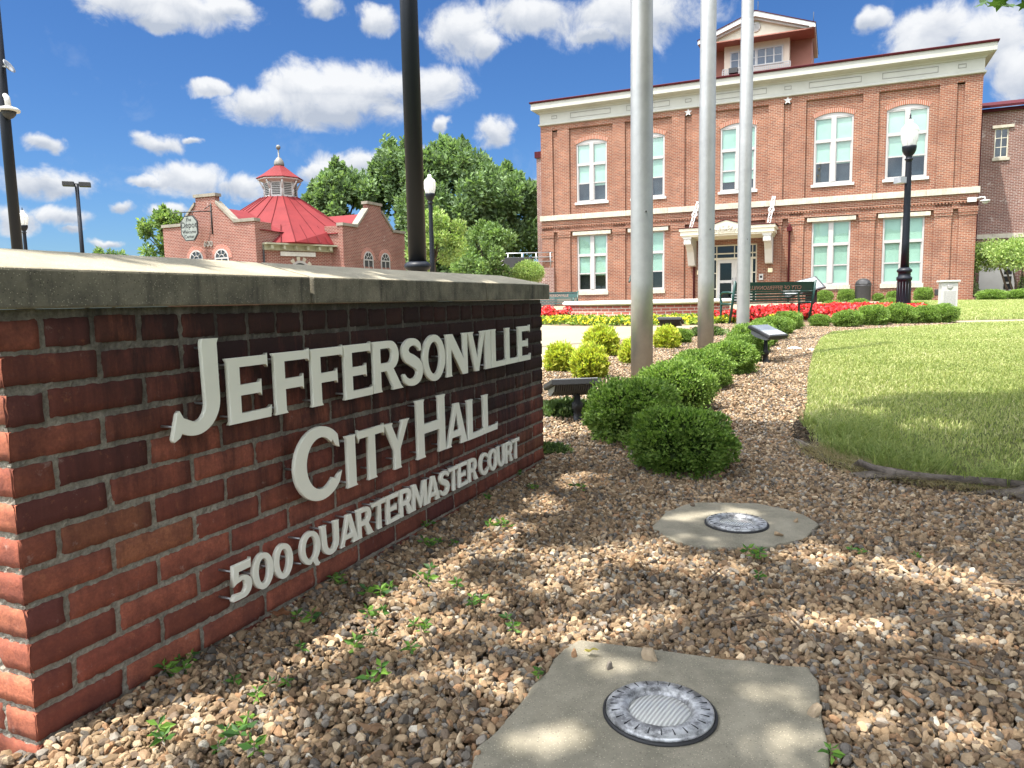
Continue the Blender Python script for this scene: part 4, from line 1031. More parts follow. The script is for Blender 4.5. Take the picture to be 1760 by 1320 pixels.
# ---------------------------------------------------------------- interpretive panel, planter, statue, bin, marker
t = thing('interpretive_panel', 'slanted grey interpretive panel on posts behind the dark bench', 'sign', (6.62, 16.9, gz(16.9)), R(-8))
A = Matrix.Translation((0, 0, .70)) @ Matrix.Rotation(R(-14), 4, 'Y') @ Matrix.Rotation(R(24), 4, 'X')
m = MB(); m.box(-.44, .44, -.33, .33, -.025, .012); m.xf(A); o = m.build('panel_frame', M_blackmat, t, bevel=.006)
mp_, nt, b = newmat('panel print'); tcv = N(nt, 'ShaderNodeTexCoord').outputs['Object']; nz_ = noise(nt, tcv, 14, 4, .6)
nt.links.new(mixc(nt, ramp(nt, nz_, .45, .55), (.30, .30, .29), (.12, .13, .14)), b.inputs['Base Color']); b.inputs['Roughness'].default_value = .3
m = MB(); m.box(-.40, .40, -.29, .29, .0125, .0165); m.xf(A); m.build('printed_face', mp_, o)
m = MB(); m.box(.10, .34, -.05, .03, 0, .74); m.build('post', M_blackmat, t, bevel=.006)

t = thing('planter_wall', 'round low brick planter wall with a pale rounded stone cap', 'planter', (3.40, 18.6, gz(18.6)))
m = MB(); m.lathe([(2.02, -.05), (2.02, .36), (1.75, .36), (1.75, .25)], seg=72, cap=False); o = m.build('brick_ring', M_plbrick, t)
uvd = o.data.uv_layers[0].data
for p in o.data.polygons:
    vs = [o.data.vertices[i].co for i in p.vertices]; an = [math.atan2(v.y, v.x) for v in vs]
    if max(an) - min(an) > 3: an = [a + (6.28318 if a < 0 else 0) for a in an]
    for li, a, v in zip(p.loop_indices, an, vs): uvd[li].uv = (a * 2.02, v.z)
m = MB(); m.lathe([(1.72, .36), (2.07, .36), (2.09, .39), (2.08, .43), (2.03, .455), (1.75, .455), (1.72, .43)], seg=72, cap=False); m.build('stone_cap', concrete('pale cap stone', (.72, .69, .60), (.6, .57, .5), 3, .1), t)
m = MB(); m.lathe([(1.74, .30), (.01, .34)], seg=40, cap=False); m.build('soil', M_soil, t)


def figure(name, joints, edges, rad, mat, parent, root):
    me = bpy.data.meshes.new(name); me.from_pydata(joints, edges, []); o = bpy.data.objects.new(name, me); COL.objects.link(o)
    me.materials.append(mat); o.parent = parent; sk = o.modifiers.new('skin', 'SKIN'); sk.use_smooth_shade = True
    for i, r_ in enumerate(rad): me.skin_vertices[0].data[i].radius = (r_, r_) if not isinstance(r_, tuple) else r_
    me.skin_vertices[0].data[root].use_root = True
    sb = o.modifiers.new('sub', 'SUBSURF'); sb.levels = 2; sb.render_levels = 2
    dg = bpy.context.evaluated_depsgraph_get(); me2 = bpy.data.meshes.new_from_object(o.evaluated_get(dg)); o.modifiers.clear(); o.data = me2; return o


t = thing('bronze_statue', 'dark bronze child statue raising one arm, standing in the round planter behind the first flagpole', 'statue', (3.22, 18.6, gz(18.6) + .33), R(-10))
J = [(0, 0, .56), (0, 0, .70), (0, .01, .84), (0, .01, .92), (0, -.01, 1.0), (0, -.01, 1.08), (.11, .01, .85), (.24, -.03, .93), (.30, -.06, 1.12), (-.11, .01, .85), (-.20, .02, .70), (-.24, -.06, .56), (.06, 0, .52), (.08, -.02, .30), (.09, .02, .06), (.10, -.08, .03), (-.06, 0, .52), (-.09, .02, .30), (-.10, .05, .06), (-.12, -.05, .03)]
E_ = [(0, 1), (1, 2), (2, 3), (3, 4), (4, 5), (2, 6), (6, 7), (7, 8), (2, 9), (9, 10), (10, 11), (0, 12), (12, 13), (13, 14), (14, 15), (0, 16), (16, 17), (17, 18), (18, 19)]
figure('body', J, E_, [.10, .095, .09, .04, .065, .06, .045, .032, .024, .045, .034, .024, .06, .045, .03, .022, .06, .045, .03, .022], M_bronze, t, 0)
m = MB()
for s_ in range(5):
    a = .3 + s_ * .3; m.tube([(.30, -.06, 1.12), (.30 + .05 * math.cos(a + .6), -.07, 1.12 + .07 * math.sin(a + .6))], [.012, .007], 6)
m.ell((.31, -.10, 1.19), (.05, .05, .05), 10, 6); m.build('hand', M_bronze, t)
m = MB(); m.box(-.24, .24, -.2, .18, -.02, .04); m.build('plinth', plain('verdigris base', (.06, .20, .17), .6), t)

t = thing('litter_bin', 'dark grey litter bin with a domed top against the town hall', 'bin', (16.46, 34.64, .46), R(-23.7))
m = MB(); m.lathe([(.30, 0), (.34, .05), (.34, .72), (.355, .74), (.355, .78)], seg=28); m.build('body', plain('bin grey', (.05, .05, .055), .6), t)
m = MB(); m.lathe([(.355, .78), (.34, .86), (.27, .98), (.14, 1.06), (.01, 1.08)], seg=28); m.build('domed_lid', M_blackmat, t)
m = MB(); m.box(-.17, .17, -.345, -.2, .82, .95); m.build('flap', plain('flap', (.09, .09, .095), .5), t)

t = thing('stone_marker', 'pale grey stone pedestal marker with a carved face on the far lawn', 'stone marker', (12.98, 22.0, gz(22)), R(-14))
m = MB(); m.box(-.215, .215, -.16, .16, -.05, .76); o = m.build('shaft', M_stonegrey, t, bevel=.008)
m = MB(); m.box(-.27, .27, -.20, .20, .76, .815); m.build('cap_slab', M_stonegrey, t, bevel=.008)
m = MB(); m.box(-.16, .16, -.168, -.158, .10, .50); m.lathe([(.075, 0), (.075, .012), (.05, .014)], seg=20); m.xf(Matrix.Translation((0, -.16, .63)) @ Matrix.Rotation(R(90), 4, 'X'), 8); m.build('carved_panel', concrete('carved stone', (.36, .35, .33), (.26, .25, .24), 30, .8), o)

# ---------------------------------------------------------------- the town hall (local x along the front, y into the building)
HALL = thing('town_hall', 'two storey orange brick town hall with tall paired windows, pale cornice and a rooftop tower', 'building', (11.457, 37.928, 0), R(-23.7))
HW = 10.44
PY, RY = -.10, 0.0                                   # pier face and recess face
UP0, UP1 = 5.50, 10.07                               # upper recess
LO0, LO1 = .30, 4.50
WX = [-7.55, -4.45, 0.08, 4.45, 7.55]
BAYS = [(-8.79, -6.34), (-5.68, -3.21), (-1.5, 1.5), (3.21, 5.68), (6.34, 8.79)]
SLOTS = [(-9.76, -9.46), (-2.55, -2.20), (2.20, 2.55), (9.46, 9.76)]
WWID = 1.72


def arch_pts(xc, w, zs, rise, n=12):
    r_ = (w * w / 4 + rise * rise) / (2 * rise); a = math.asin(w / 2 / r_)
    return [(xc + r_ * math.sin(-a + 2 * a * i / n), zs + rise - r_ + r_ * math.cos(-a + 2 * a * i / n)) for i in range(n + 1)]


def panel_hole(m, x0, x1, z0, z1, hx0, hx1, hz0, hz1, y, rev, arch=0.0):
    """flat wall panel with one opening (optionally a segmental head) and its reveals"""
    m.add([(x0, y, z0), (hx0, y, z0), (hx0, y, z1), (x0, y, z1)], [(0, 1, 2, 3)])
    m.add([(hx1, y, z0), (x1, y, z0), (x1, y, z1), (hx1, y, z1)], [(0, 1, 2, 3)])
    if hz0 > z0: m.add([(hx0, y, z0), (hx1, y, z0), (hx1, y, hz0), (hx0, y, hz0)], [(0, 1, 2, 3)])
    top = arch_pts((hx0 + hx1) / 2, hx1 - hx0, hz1, arch) if arch else [(hx0, hz1), (hx1, hz1)]
    for (xa, za), (xb, zb) in zip(top[:-1], top[1:]):
        m.add([(xa, y, za), (xb, y, zb), (xb, y, z1), (xa, y, z1)], [(0, 1, 2, 3)])
        m.add([(xa, y, za), (xb, y, zb), (xb, y + rev, zb), (xa, y + rev, za)], [(0, 1, 2, 3)])
    for x in (hx0, hx1): m.add([(x, y, hz0), (x, y, hz1), (x, y + rev, hz1), (x, y + rev, hz0)], [(0, 1, 2, 3)])
    m.add([(hx0, y, hz0), (hx1, y, hz0), (hx1, y + rev, hz0), (hx0, y + rev, hz0)], [(0, 1, 2, 3)])


m = MB()
m.box(-HW + .02, HW - .02, .30, 20, -.1, 10.42)
for i, (a, b) in enumerate(BAYS):
    xc = WX[i]; h = WWID / 2
    panel_hole(m, a, b, UP0, UP1, xc - h, xc + h, 6.08, 9.20, RY, .29, .20)
    if i != 2: panel_hole(m, a, b, LO0 - .4, LO1 + .06, xc - h, xc + h, 1.10, 4.34, RY, .29)
    else: panel_hole(m, a, b, LO0 - .4, LO1 + .06, -1.22, 1.06, .50, 3.46, RY, .29)
    m.box(a, b, .291, .31, UP0, UP1) if False else None
for a, b in SLOTS:
    m.add([(a, RY, -.1), (b, RY, -.1), (b, RY, 10.0), (a, RY, 10.0)], [(0, 1, 2, 3)])
edges = sorted([(-HW, -HW)] + BAYS + SLOTS + [(HW, HW)])
for (a0, a1), (b0, b1) in zip(edges[:-1], edges[1:]):
    m.box(a1, b0, PY, .30, -.1, UP0); m.box(a1, b0, PY, .30, UP0 + .001, UP1 - .001)
m.box(-HW, HW, PY, .30, UP1, 10.43)                   # band under the cornice
m.box(-HW, HW, PY, -.004, LO1 + .06, UP0 - .02)       # band between the storeys
m.box(-HW - .03, HW + .03, PY - .055, PY + .003, 4.86, 4.93)
m.box(-HW - .02, HW + .02, PY - .03, PY + .003, 4.97, 5.19)
m.box(-HW - .03, HW + .03, PY - .055, PY + .003, LO1 + .07, LO1 + .15)
for (a0, a1), (b0, b1) in zip(edges[:-1], edges[1:]):  # stepped brick capitals of the piers
    m.box(a1 - .03, b0 + .03, PY - .032, PY + .003, 4.28, LO1 + .065); m.box(a1 - .045, b0 + .045, PY - .05, PY + .003, 4.40, LO1 + .063)
    m.box(a1 - .02, b0 + .02, PY - .02, PY + .003, 9.80, 9.86) if False else None
for k in range(150):                                   # dentil brick ends
    x = -HW + .07 + k * (2 * HW - .14) / 149; m.box(x - .035, x + .035, PY - .05, PY + .002, 4.79, 4.858)
hw_ = m.build('wall', M_hall, HALL)
m = MB(); m.box(-HW - .06, HW + .06, PY - .07, PY + .002, -.1, .55); m.build('plinth', M_hall, HALL)
m = MB()
xs_ = [-HW - .08, -8.1, -5.6, -3.4, -1.2, 1.6, 3.9, 6.2, 8.4, HW + .08]
for a, b in zip(xs_[:-1], xs_[1:]): m.box(a + .004, b - .004, PY - .11, PY + .004, 5.20, 5.48)
m.build('belt_course', M_stone, HALL, bevel=.012)


def ring_loft(m, prof, hx, y0, y1, mi=0):
    V = []; F = []
    for o, z in prof: V += [(-hx - o, y0 - o, z), (hx + o, y0 - o, z), (hx + o, y1 + o, z), (-hx - o, y1 + o, z)]
    for k in range(len(prof) - 1):
        for i in range(4): j = (i + 1) % 4; F.append((k * 4 + i, k * 4 + j, k * 4 + 4 + j, k * 4 + 4 + i))
    m.add(V, F, mi)


m = MB(); ring_loft(m, [(.0, 10.34), (.10, 10.37), (.10, 10.44), (.03, 10.47), (.03, 10.98), (.08, 11.00), (.10, 11.05), (.30, 11.12), (.34, 11.16), (.40, 11.17), (.40, 11.50), (.30, 11.50)], HW, PY, 20)
cor = m.build('cornice', M_frieze, HALL)
m = MB()
pans = []
for a, b in BAYS: pans.append((a + .1, b - .1, 10.60, 10.88))
for a, b in SLOTS: pans.append(((a + b) / 2 - .16, (a + b) / 2 + .16, 10.66, 10.84))
for a, b, z0, z1 in pans:
    y = PY - .03; t_ = .028
    for q in ((a, b, z0, z0 + t_), (a, b, z1 - t_, z1), (a, a + t_, z0 + t_, z1 - t_), (b - t_, b, z0 + t_, z1 - t_)): m.box(q[0], q[1], y - .012, y + .002, q[2], q[3])
m.build('frieze_panel', plain('panel moulding', (.22, .215, .19), .6), cor)
m = MB()
for x in np.linspace(-HW, HW, 9)[1:-1]: m.box(x - .006, x + .006, PY - .404, PY - .398, 11.18, 11.49)
m.build('joint', plain('cornice joint', (.4, .39, .36), .7), cor)
m = MB(); ring_loft(m, [(.38, 11.495), (.46, 11.51), (.48, 11.58), (.40, 11.62), (-8.0, 12.3)], HW, PY, 20); m.V += []; m.build('roof', M_redtrim, HALL)

# windows
LEVEL = {(0, 'u'): (.62, .5), (1, 'u'): (.55, .6), (2, 'u'): (.25, .3), (3, 'u'): (.58, .55), (4, 'u'): (.60, .56), (0, 'l'): (.52, .5), (1, 'l'): (.5, .55), (3, 'l'): (-.02, .0), (4, 'l'): (0., -.02)}


def hall_window(i, lev):
    xc = WX[i]; up = lev == 'u'; z0, z1 = (6.10, 9.20) if up else (1.28, 4.33); h = WWID / 2 - .003; fy0, fy1 = .03, .11
    ztr = z1 - 1.09; zmr = ztr - 1.0
    m = MB()
    m.box(xc - h, xc - h + .075, fy0, fy1, z0, z1); m.box(xc + h - .075, xc + h, fy0, fy1, z0, z1)
    m.box(xc - h + .075, xc + h - .075, fy0, fy1, z0, z0 + .10); m.box(xc - .11, xc + .11, fy0 - .02, fy1, z0 + .10, z1)
    for sx_ in (-1, 1):
        xa, xb = (xc - h + .075, xc - .11) if sx_ < 0 else (xc + .11, xc + h - .075)
        m.box(xa, xb, fy0 - .015, fy1, ztr - .07, ztr + .07); m.box(xa, xb, fy0 + .02, fy1, zmr - .03, zmr + .03)
        m.box(xa, xb, fy0 + .005, fy1, z1 - .06, z1)
        m.box(xa, xa + .04, fy0 + .03, fy1, z0 + .10, ztr - .07); m.box(xb - .04, xb, fy0 + .03, fy1, z0 + .10, ztr - .07)
    if up:
        ap = arch_pts(xc, 2 * h, z1, .195); m.prism([(xc - h, z1 + .001)] + ap[1:-1] + [(xc + h, z1 + .001)], fy0 - .005, fy1 - .002, 'y')
    w = m.build('window', M_frame, HALL)
    m = MB()
    for sx_ in (-1, 1):
        xa, xb = (xc - h + .075, xc - .11) if sx_ < 0 else (xc + .11, xc + h - .075); y = fy0 + .05
        for za, zb in ((z0 + .10, zmr - .03), (zmr + .03, ztr - .07), (ztr + .07, z1 - .06)): m.add([(xa, y, za), (xb, y, za), (xb, y, zb), (xa, y, zb)], [(0, 1, 2, 3)])
    m.build('pane', M_glass, w, fix=False)
    m = MB(); lv = LEVEL.get((i, lev), (.5, .5)); y = fy1 + .003
    for k, sx_ in enumerate((-1, 1)):
        xa, xb = (xc - h + .02, xc - .05) if sx_ < 0 else (xc + .05, xc + h - .02); lo = z0 + .1 + max(0, lv[k]) * 1.55
        m.box(xa, xb, y, y + .006, ztr, z1); m.box(xa, xb, y + .012, y + .018, lo, ztr + .02); m.box(xa, xb, y + .006, y + .022, lo - .02, lo + .01)
    m.build('roller_blind', M_blind, w)
    m = MB(); m.box(xc - h, xc + h, .286, .298, z0, z1 + (.19 if up else 0)); m.build('room_behind', M_interior if up else M_dark, w)
    m = MB(); m.box(xc - h - .10, xc + h + .10, -.07, .085, z0 - .13, z0 - .001) if up else m.box(xc - h - .05, xc + h + .05, -.06, .085, 1.07, 1.275)
    m.build('sill', M_white if up else M_stone, w, bevel=.008)
    if up:
        m = MB(); o_ = arch_pts(xc, 2 * h + .006, z1, .20); big = [(xc + (x - xc) * 1.13, z1 - .10 + (z - z1 + .10) * 1.13 + .155) for x, z in o_]
        pts = [(x, z + .004) for x, z in o_] + big[::-1]
        for k in range(len(o_) - 1): m.prism([o_[k], o_[k + 1], big[k + 1], big[k]], -.014, .0, 'y')
        a_ = m.build('brick_arch', M_arch, w)
    else:
        m = MB(); m.box(xc - h - .22, xc + h + .22, -.135, .085, 4.335, 4.53); m.build('lintel', M_stone, w, bevel=.008)


for i in range(5):
    hall_window(i, 'u')
    if i != 2: hall_window(i, 'l')

# entrance
m = MB(); y0, y1 = .12, .2; xl, xr = -1.215, 1.055
for a, b, c, d in ((xl, xl + .06, .5, 3.455), (xr - .06, xr, .5, 3.455), (xl + .06, xr - .06, 3.39, 3.455), (xl + .06, xr - .06, 2.98, 3.04), (xl + .06, xr - .06, 2.70, 2.80), (-.94, -.88, .5, 2.70), (.80, .86, .5, 2.70), (-.06, -.02, 2.80, 3.39), (xl + .06, -.94, 2.0, 2.05), (xl + .06, -.94, 1.2, 1.25), (.86, xr - .06, 2.0, 2.05), (.86, xr - .06, 1.2, 1.25), (-.94, -.90, 2.80, 3.39), (.82, .86, 2.80, 3.39)): m.box(a, b, y0, y1, c, d)
df = m.build('door_frame', M_cream, HALL)
m = MB(); m.add([(xl, .17, .55), (xr, .17, .55), (xr, .17, 3.42), (xl, .17, 3.42)], [(0, 1, 2, 3)]); m.build('pane', M_glassd, df, fix=False)
m = MB(); m.box(xl, xr, .285, .297, .5, 3.455); m.build('hall_behind', M_dark, df)
for s_ in (-1, 1):
    xa, xb = (-.878, -.042) if s_ < 0 else (-.038, .798); m = MB()
    for a, b, c, d in ((xa, xa + .13, .52, 2.69), (xb - .13, xb, .52, 2.69), (xa + .13, xb - .13, 2.53, 2.69), (xa + .13, xb - .13, 1.52, 1.66), (xa + .13, xb - .13, .52, .74)): m.box(a, b, .105, .155, c, d)
    d_ = m.build('door', M_white, HALL)
    m = MB(); m.add([(xa + .13, .135, .74), (xb - .13, .135, .74), (xb - .13, .135, 2.53), (xa + .13, .135, 2.53)], [(0, 1, 2, 3)]); m.build('pane', M_glassd, d_, fix=False)
    m = MB(); hx = xb - .07 if s_ < 0 else xa + .07; m.tube([(hx, .10, 1.45), (hx, .04, 1.47), (hx, .04, 1.75), (hx, .10, 1.77)], .014, 8); m.build('handle', M_galv, d_)
m = MB(); m.box(-2.2, 2.0, -1.6, .1, -.1, .50); m.box(-2.5, 2.3, -2.0, -1.6, -.1, .36); m.build('doorstep', M_paving, HALL)

# entrance canopy
cx0, cx1, cdp = -2.40, 2.0, -1.95; cm = (cx0 + cx1) / 2
m = MB(); m.box(cx0, cx1, cdp, PY - .06, 3.86, 4.20); m.box(cx0 + .06, cx1 - .06, cdp + .06, PY - .06, 3.78, 3.859)
m.box(cx0 - .05, cx1 + .05, cdp - .05, PY - .06, 4.06, 4.19)
m.prism([(cm - .95, 4.195), (cm + .95, 4.195), (cm + .8, 4.24), (cm, 4.50), (cm - .8, 4.24)], cdp - .05, cdp + .25, 'y')
m.prism([(cx0 + .1, 3.70), (cx1 - .1, 3.70), (cx1 - .1, 3.78), (cx0 + .1, 3.78)], -.5, PY - .06, 'y')
can = m.build('entrance_canopy', M_cream, HALL)
m = MB(); m.box(cx0 - .09, cm - .85, cdp - .09, PY - .055, 4.20, 4.235); m.box(cm + .85, cx1 + .09, cdp - .09, PY - .055, 4.20, 4.235); m.box(cm - .85, cm + .85, cdp + .26, PY - .055, 4.20, 4.235)
for s_ in (-1, 1): m.prism([(cm + s_ * .9, 4.235), (cm, 4.505), (cm, 4.54), (cm + s_ * .9, 4.27)], cdp - .09, cdp + .28, 'y')
m.build('canopy_roof', M_redtrim, can)
m = MB()
for s_ in (-1, 1):
    for k, (x, z, r_) in enumerate([(.16, 4.02, .10), (.36, 3.99, .08), (.54, 3.97, .06), (.12, 4.19, .07), (.28, 4.13, .06)]):
        m.tube([(cm + s_ * (x + r_ * (1 - q / 14) * math.cos(q * .75)), cdp - .062, z + r_ * (1 - q / 14) * math.sin(q * .75)) for q in range(13)], .014, 5)
m.ell((cm, cdp - .06, 4.10), (.07, .03, .09), 10, 6); m.build('scroll_ornament', plain('carved scroll', (.50, .48, .42), .7), can)
for x in (cx0 + .16, cx1 - .50):
    m = MB(); d = cdp + .1
    pr = [(d, 3.775), (d, 3.44), (d + .34, 3.42), (d + .55, 3.36), (d + .85, 3.10), (d + 1.08, 2.70), (d + 1.22, 2.44), (PY - .06, 2.40), (PY - .06, 3.775)]
    m.prism(pr, x, x + .34, 'x')
    for q in (.05, .20): m.prism([(d - .015, 3.72), (d - .015, 3.50), (d + .1, 3.50), (d + .1, 3.72)], x + q, x + q + .09, 'x')
    br = m.build('bracket', M_white, can)
    m = MB(); m.prism([(d - .04, 3.77), (d - .04, 3.70), (d + .40, 3.70), (d + .40, 3.77)], x - .03, x + .37, 'x'); m.build('bracket_cap', M_white, br)
for x in (-1.95, 1.72):                                # lattice stays from canopy to wall
    m = MB(); a = Vector((x, cdp + .35, 4.24)); b = Vector((x + .1, PY, 5.65)); n_ = 9
    for o_ in ((-.07, 0), (.07, 0)): m.tube([a + Vector((o_[0], 0, 0)), b + Vector((o_[0], 0, 0))], .018, 6)
    for k in range(n_):
        p, q = a.lerp(b, k / n_), a.lerp(b, (k + 1) / n_); s_ = -.07 if k % 2 else .07
        m.tube([p + Vector((s_, 0, 0)), q - Vector((s_, 0, 0))], .014, 5); m.tube([p - Vector((.07, 0, 0)), p + Vector((.07, 0, 0))], .012, 5)
    c_ = a.lerp(b, .52)
    for r_ in (.10, .14):
        m.tube([c_ + Vector((r_ * math.cos(t_ / 12 * 6.283), r_ * .4 * math.sin(t_ / 12 * 6.283), r_ * math.sin(t_ / 12 * 6.283))) for t_ in range(13)], .014, 5)
    m.box(b.x - .09, b.x + .09, PY - .04, PY + .002, b.z - .05, b.z + .05); m.build('lattice_stay', M_white, can)

for x in (-2.375, 2.375):
    m = MB(); pts = [(x + (.20 if k % 2 == 0 else .085) * math.sin(k * math.pi / 5), 10.17 + (.20 if k % 2 == 0 else .085) * math.cos(k * math.pi / 5)) for k in range(10)]
    m.prism(pts, PY - .035, PY + .002, 'y'); m.build('wall_star', M_white, HALL)
for x in (-2.02, 2.58):
    m = MB(); m.tube([(x, -.16, .3), (x, -.16, 4.1), (x, -.14, 4.3)], .05, 10); m.box(x - .12, x + .12, -.30, -.11, 3.95, 4.15); m.build('downpipe', M_redtrim, HALL)
for x in (-1.75, 1.72):
    m = MB(); m.box(x - .11, x + .11, -.24, -.10, 1.98, 2.2); m.build('wall_lamp', plain('lamp shade', (.78, .68, .46), .4), HALL, bevel=.02)
m = MB(); m.box(1.18, 1.38, -.06, .001, 1.62, 1.92); o = m.build('call_panel', M_white, HALL)
m = MB(); m.box(1.22, 1.34, -.066, -.058, 1.72, 1.84); m.build('screen', M_blackmat, o)
m = MB(); m.box(HW - .4, HW - .05, PY - .09, PY + .002, 4.82, 5.02)
m.tube([(HW - .05, PY - .05, 4.95), (HW + .12, PY - .12, 5.0), (HW + .24, PY - .2, 4.98), (HW + .26, PY - .22, 4.86)], .03, 8); m.lathe([(.19, 4.78), (.20, 4.84), (.06, 4.87)], (HW + .26, PY - .22), 18); m.lathe([(.01, 4.68), (.1, 4.70), (.15, 4.78)], (HW + .26, PY - .22), 16)
o = m.build('dome_camera', M_white, HALL)
# roof tower
TX = .09; m = MB()
m.box(TX - 1.83, TX + 1.83, 8.0, 12, 12.2, 15.60); tw = m.build('tower', plain('cream siding', (.66, .55, .44), .7, var=.04), HALL)
m = MB(); m.box(TX - 3.0, TX + 3.0, 8.75, 13, 12.0, 15.62); m.build('side_wall', M_brown, tw)
m = MB(); m.box(TX - 3.14, TX + 3.14, 7.0, 8.8, 15.60, 15.66); m.build('soffit', M_brown, tw)
m = MB(); m.prism([(TX - 2.9, 15.665), (TX + 2.9, 15.665), (TX, 16.72)], 7.35, 13, 'y'); m.build('gable', M_cream, tw)
m = MB()
for s_ in (-1, 1):
    m.prism([(TX + s_ * 3.22, 15.63), (TX + s_ * 3.22, 15.85), (TX, 17.02), (TX, 16.74)], 6.93, 7.12, 'y')
    m.prism([(TX + s_ * 3.0, 15.70), (TX, 16.74), (TX, 16.62), (TX + s_ * 2.75, 15.67)], 7.12, 7.345, 'y')
m.box(TX - 3.22, TX - 2.9, 6.94, 13, 15.66, 15.84); m.box(TX + 2.9, TX + 3.22, 6.94, 13, 15.66, 15.84); m.build('rake_trim', M_white, tw)
m = MB()
for s_ in (-1, 1): m.prism([(TX + s_ * 3.25, 15.853), (TX, 17.023), (TX, 17.06), (TX + s_ * 3.25, 15.89)], 6.9, 13, 'y')
m.build('tower_roof', M_redtrim, tw)
m = MB(); m.lathe([(.26, 0), (.28, .02), (.28, .05), (.24, .06)], seg=28); m.xf(Matrix.Translation((TX, 7.35, 16.25)) @ Matrix.Rotation(R(90), 4, 'X')); o = m.build('round_vent', M_white, tw)
m = MB()
for k in range(6): m.box(TX - .2, TX + .2, 7.275, 7.29, 16.08 + k * .06, 16.10 + k * .06)
m.build('louvre', plain('louvre grey', (.4, .4, .4), .7), o)
m = MB(); z0, z1 = 14.33, 15.17
for x in (-1.45, -.98, -.52, -.04, .04, .52, .98, 1.45): m.box(TX + x - .035, TX + x + .035, 7.94, 8.0, z0, z1)
m.box(TX - 1.5, TX + 1.5, 7.93, 8.0, z1, z1 + .08); m.box(TX - 1.5, TX + 1.5, 7.93, 8.0, z0 - .08, z0); m.box(TX - 1.42, TX + 1.42, 7.955, 7.999, z0 + .40, z0 + .43); w = m.build('window', M_white, tw)
m = MB(); m.box(TX - 1.45, TX + 1.45, 7.97, 7.99, z0, z1); m.build('pane', plain('tower glass', (.10, .13, .17), .08), w)
m = MB(); z0, z1 = 13.80, 14.22
m.box(TX - 1.9, TX + 1.9, 7.78, 7.82, z1, z1 + .05); m.box(TX - 1.9, TX + 1.9, 7.78, 7.82, z0 - .05, z0)
for k in range(33): x = TX - 1.9 + 3.8 * k / 32; m.box(x - .022, x + .022, 7.79, 7.81, z0, z1)
for k in range(1, 4): m.box(TX - 1.9, TX + 1.9, 7.785, 7.789, z0 + k * .105 - .02, z0 + k * .105 + .02)
m.build('lattice_rail', M_white, tw)
m = MB(); m.tube([(TX + .05, 8, 16.9), (TX + .05, 8, 17.9)], .018, 5); m.tube([(TX + 3.1, 7.4, 15.8), (TX + 3.1, 7.4, 16.6)], .016, 5); m.box(TX + 2.98, TX + 3.2, 7.3, 7.5, 15.9, 15.98); m.build('antenna', M_iron, tw)
m = MB(); m.box(-.75, -.1, 1.5, 1.9, 11.9, 12.05); m.tube([(-.4, 1.7, 12.0), (-.4, 1.7, 12.25)], .04, 6); m.box(-.62, -.18, 1.45, 1.85, 12.25, 12.5); m.build('roof_floodlight', M_blackmat, HALL)

# wings of the town hall that stand behind it
SW = thing('side_wing', 'darker brown mortar-stained brick wing set back at the right edge of the picture', 'building', (11.457, 37.928, 0), R(-23.7))
m = MB(); panel_hole(m, HW + .05, 22, -.1, 9.45, 11.62, 12.20, 7.28, 8.66, 4.0, .15); m.box(HW + .05, 22, 4.3, 22, -.1, 9.44); m.box(HW + .05, 22, 4.001, 4.3, -.1, 7.2); m.build('wall', M_side, SW)
m = MB(); m.box(HW + .06, 22.2, 3.85, 4.2, 9.45, 9.60); m.prism([(3.7, 9.605), (3.7, 9.72), (12, 11.6), (12, 11.4)], HW + .06, 22.3, 'x'); m.build('roof', M_redtrim, SW)
m = MB()
for a, b, c, d in ((11.625, 11.675, 7.285, 8.655), (12.145, 12.195, 7.285, 8.655), (11.675, 12.145, 7.285, 7.33), (11.675, 12.145, 8.61, 8.655), (11.895, 11.925, 7.33, 8.61), (11.675, 11.895, 7.76, 7.79), (11.925, 12.145, 7.76, 7.79), (11.675, 11.895, 8.19, 8.22), (11.925, 12.145, 8.19, 8.22)): m.box(a, b, 4.05, 4.1, c, d)
w = m.build('window', M_cream, SW)
m = MB(); m.add([(11.65, 4.08, 7.3), (12.17, 4.08, 7.3), (12.17, 4.08, 8.63), (11.65, 4.08, 8.63)], [(0, 1, 2, 3)]); m.build('pane', M_glass, w, fix=False)
m = MB(); m.box(11.6, 12.22, 4.2, 4.22, 7.2, 8.7); m.build('room_behind', M_interior, w)
m = MB(); m.box(11.5, 12.4, 3.93, 4.05, 8.665, 8.80); m.box(11.55, 12.27, 3.93, 4.05, 7.13, 7.275); m.build('sill', M_stone, w)
m = MB(); m.box(11.0, 22, 3.92, 4.0, 3.40, 3.62); m.build('belt_course', M_stone, SW)
m = MB(); m.box(11.25, 12.75, 3.93, 3.99, .3, 3.0); d_ = m.build('garage_door', M_white, SW)
m = MB()
for k in range(4): m.box(12.30, 12.62, 3.915, 3.93, .55 + k * .36, .82 + k * .36)
m.build('door_pane', M_dark, d_)
m = MB(); m.box(11.0, 11.06, 3.86, 3.99, .3, 9.44); m.build('downpipe', M_redtrim, SW)

AN = thing('rear_annex', 'narrow brick annex showing behind the left end of the town hall', 'building', (11.457, 37.928, 0), R(-23.7))
m = MB(); m.box(-13.9, -HW - .1, 8, 18, -.1, 10.3); m.build('wall', M_side, AN)
m = MB(); m.box(-14.0, -HW - .1, 7.9, 18, 10.3, 10.7); m.build('roof', M_redtrim, AN)
m = MB(); m.box(-13.4, -12.9, 7.9, 8.0, 5.0, 6.6); m.build('window', M_dark, AN)

# ---------------------------------------------------------------- the depot
DEP = thing('depot_building', 'old brick depot with stepped gables and an octagonal red roof under a louvred cupola', 'building', (-13.866, 41.0, 0), R(-23.7))
DW = 6.88; ZC = 5.45; ZP = 6.98
Rr0 = (2.41, 4.61)


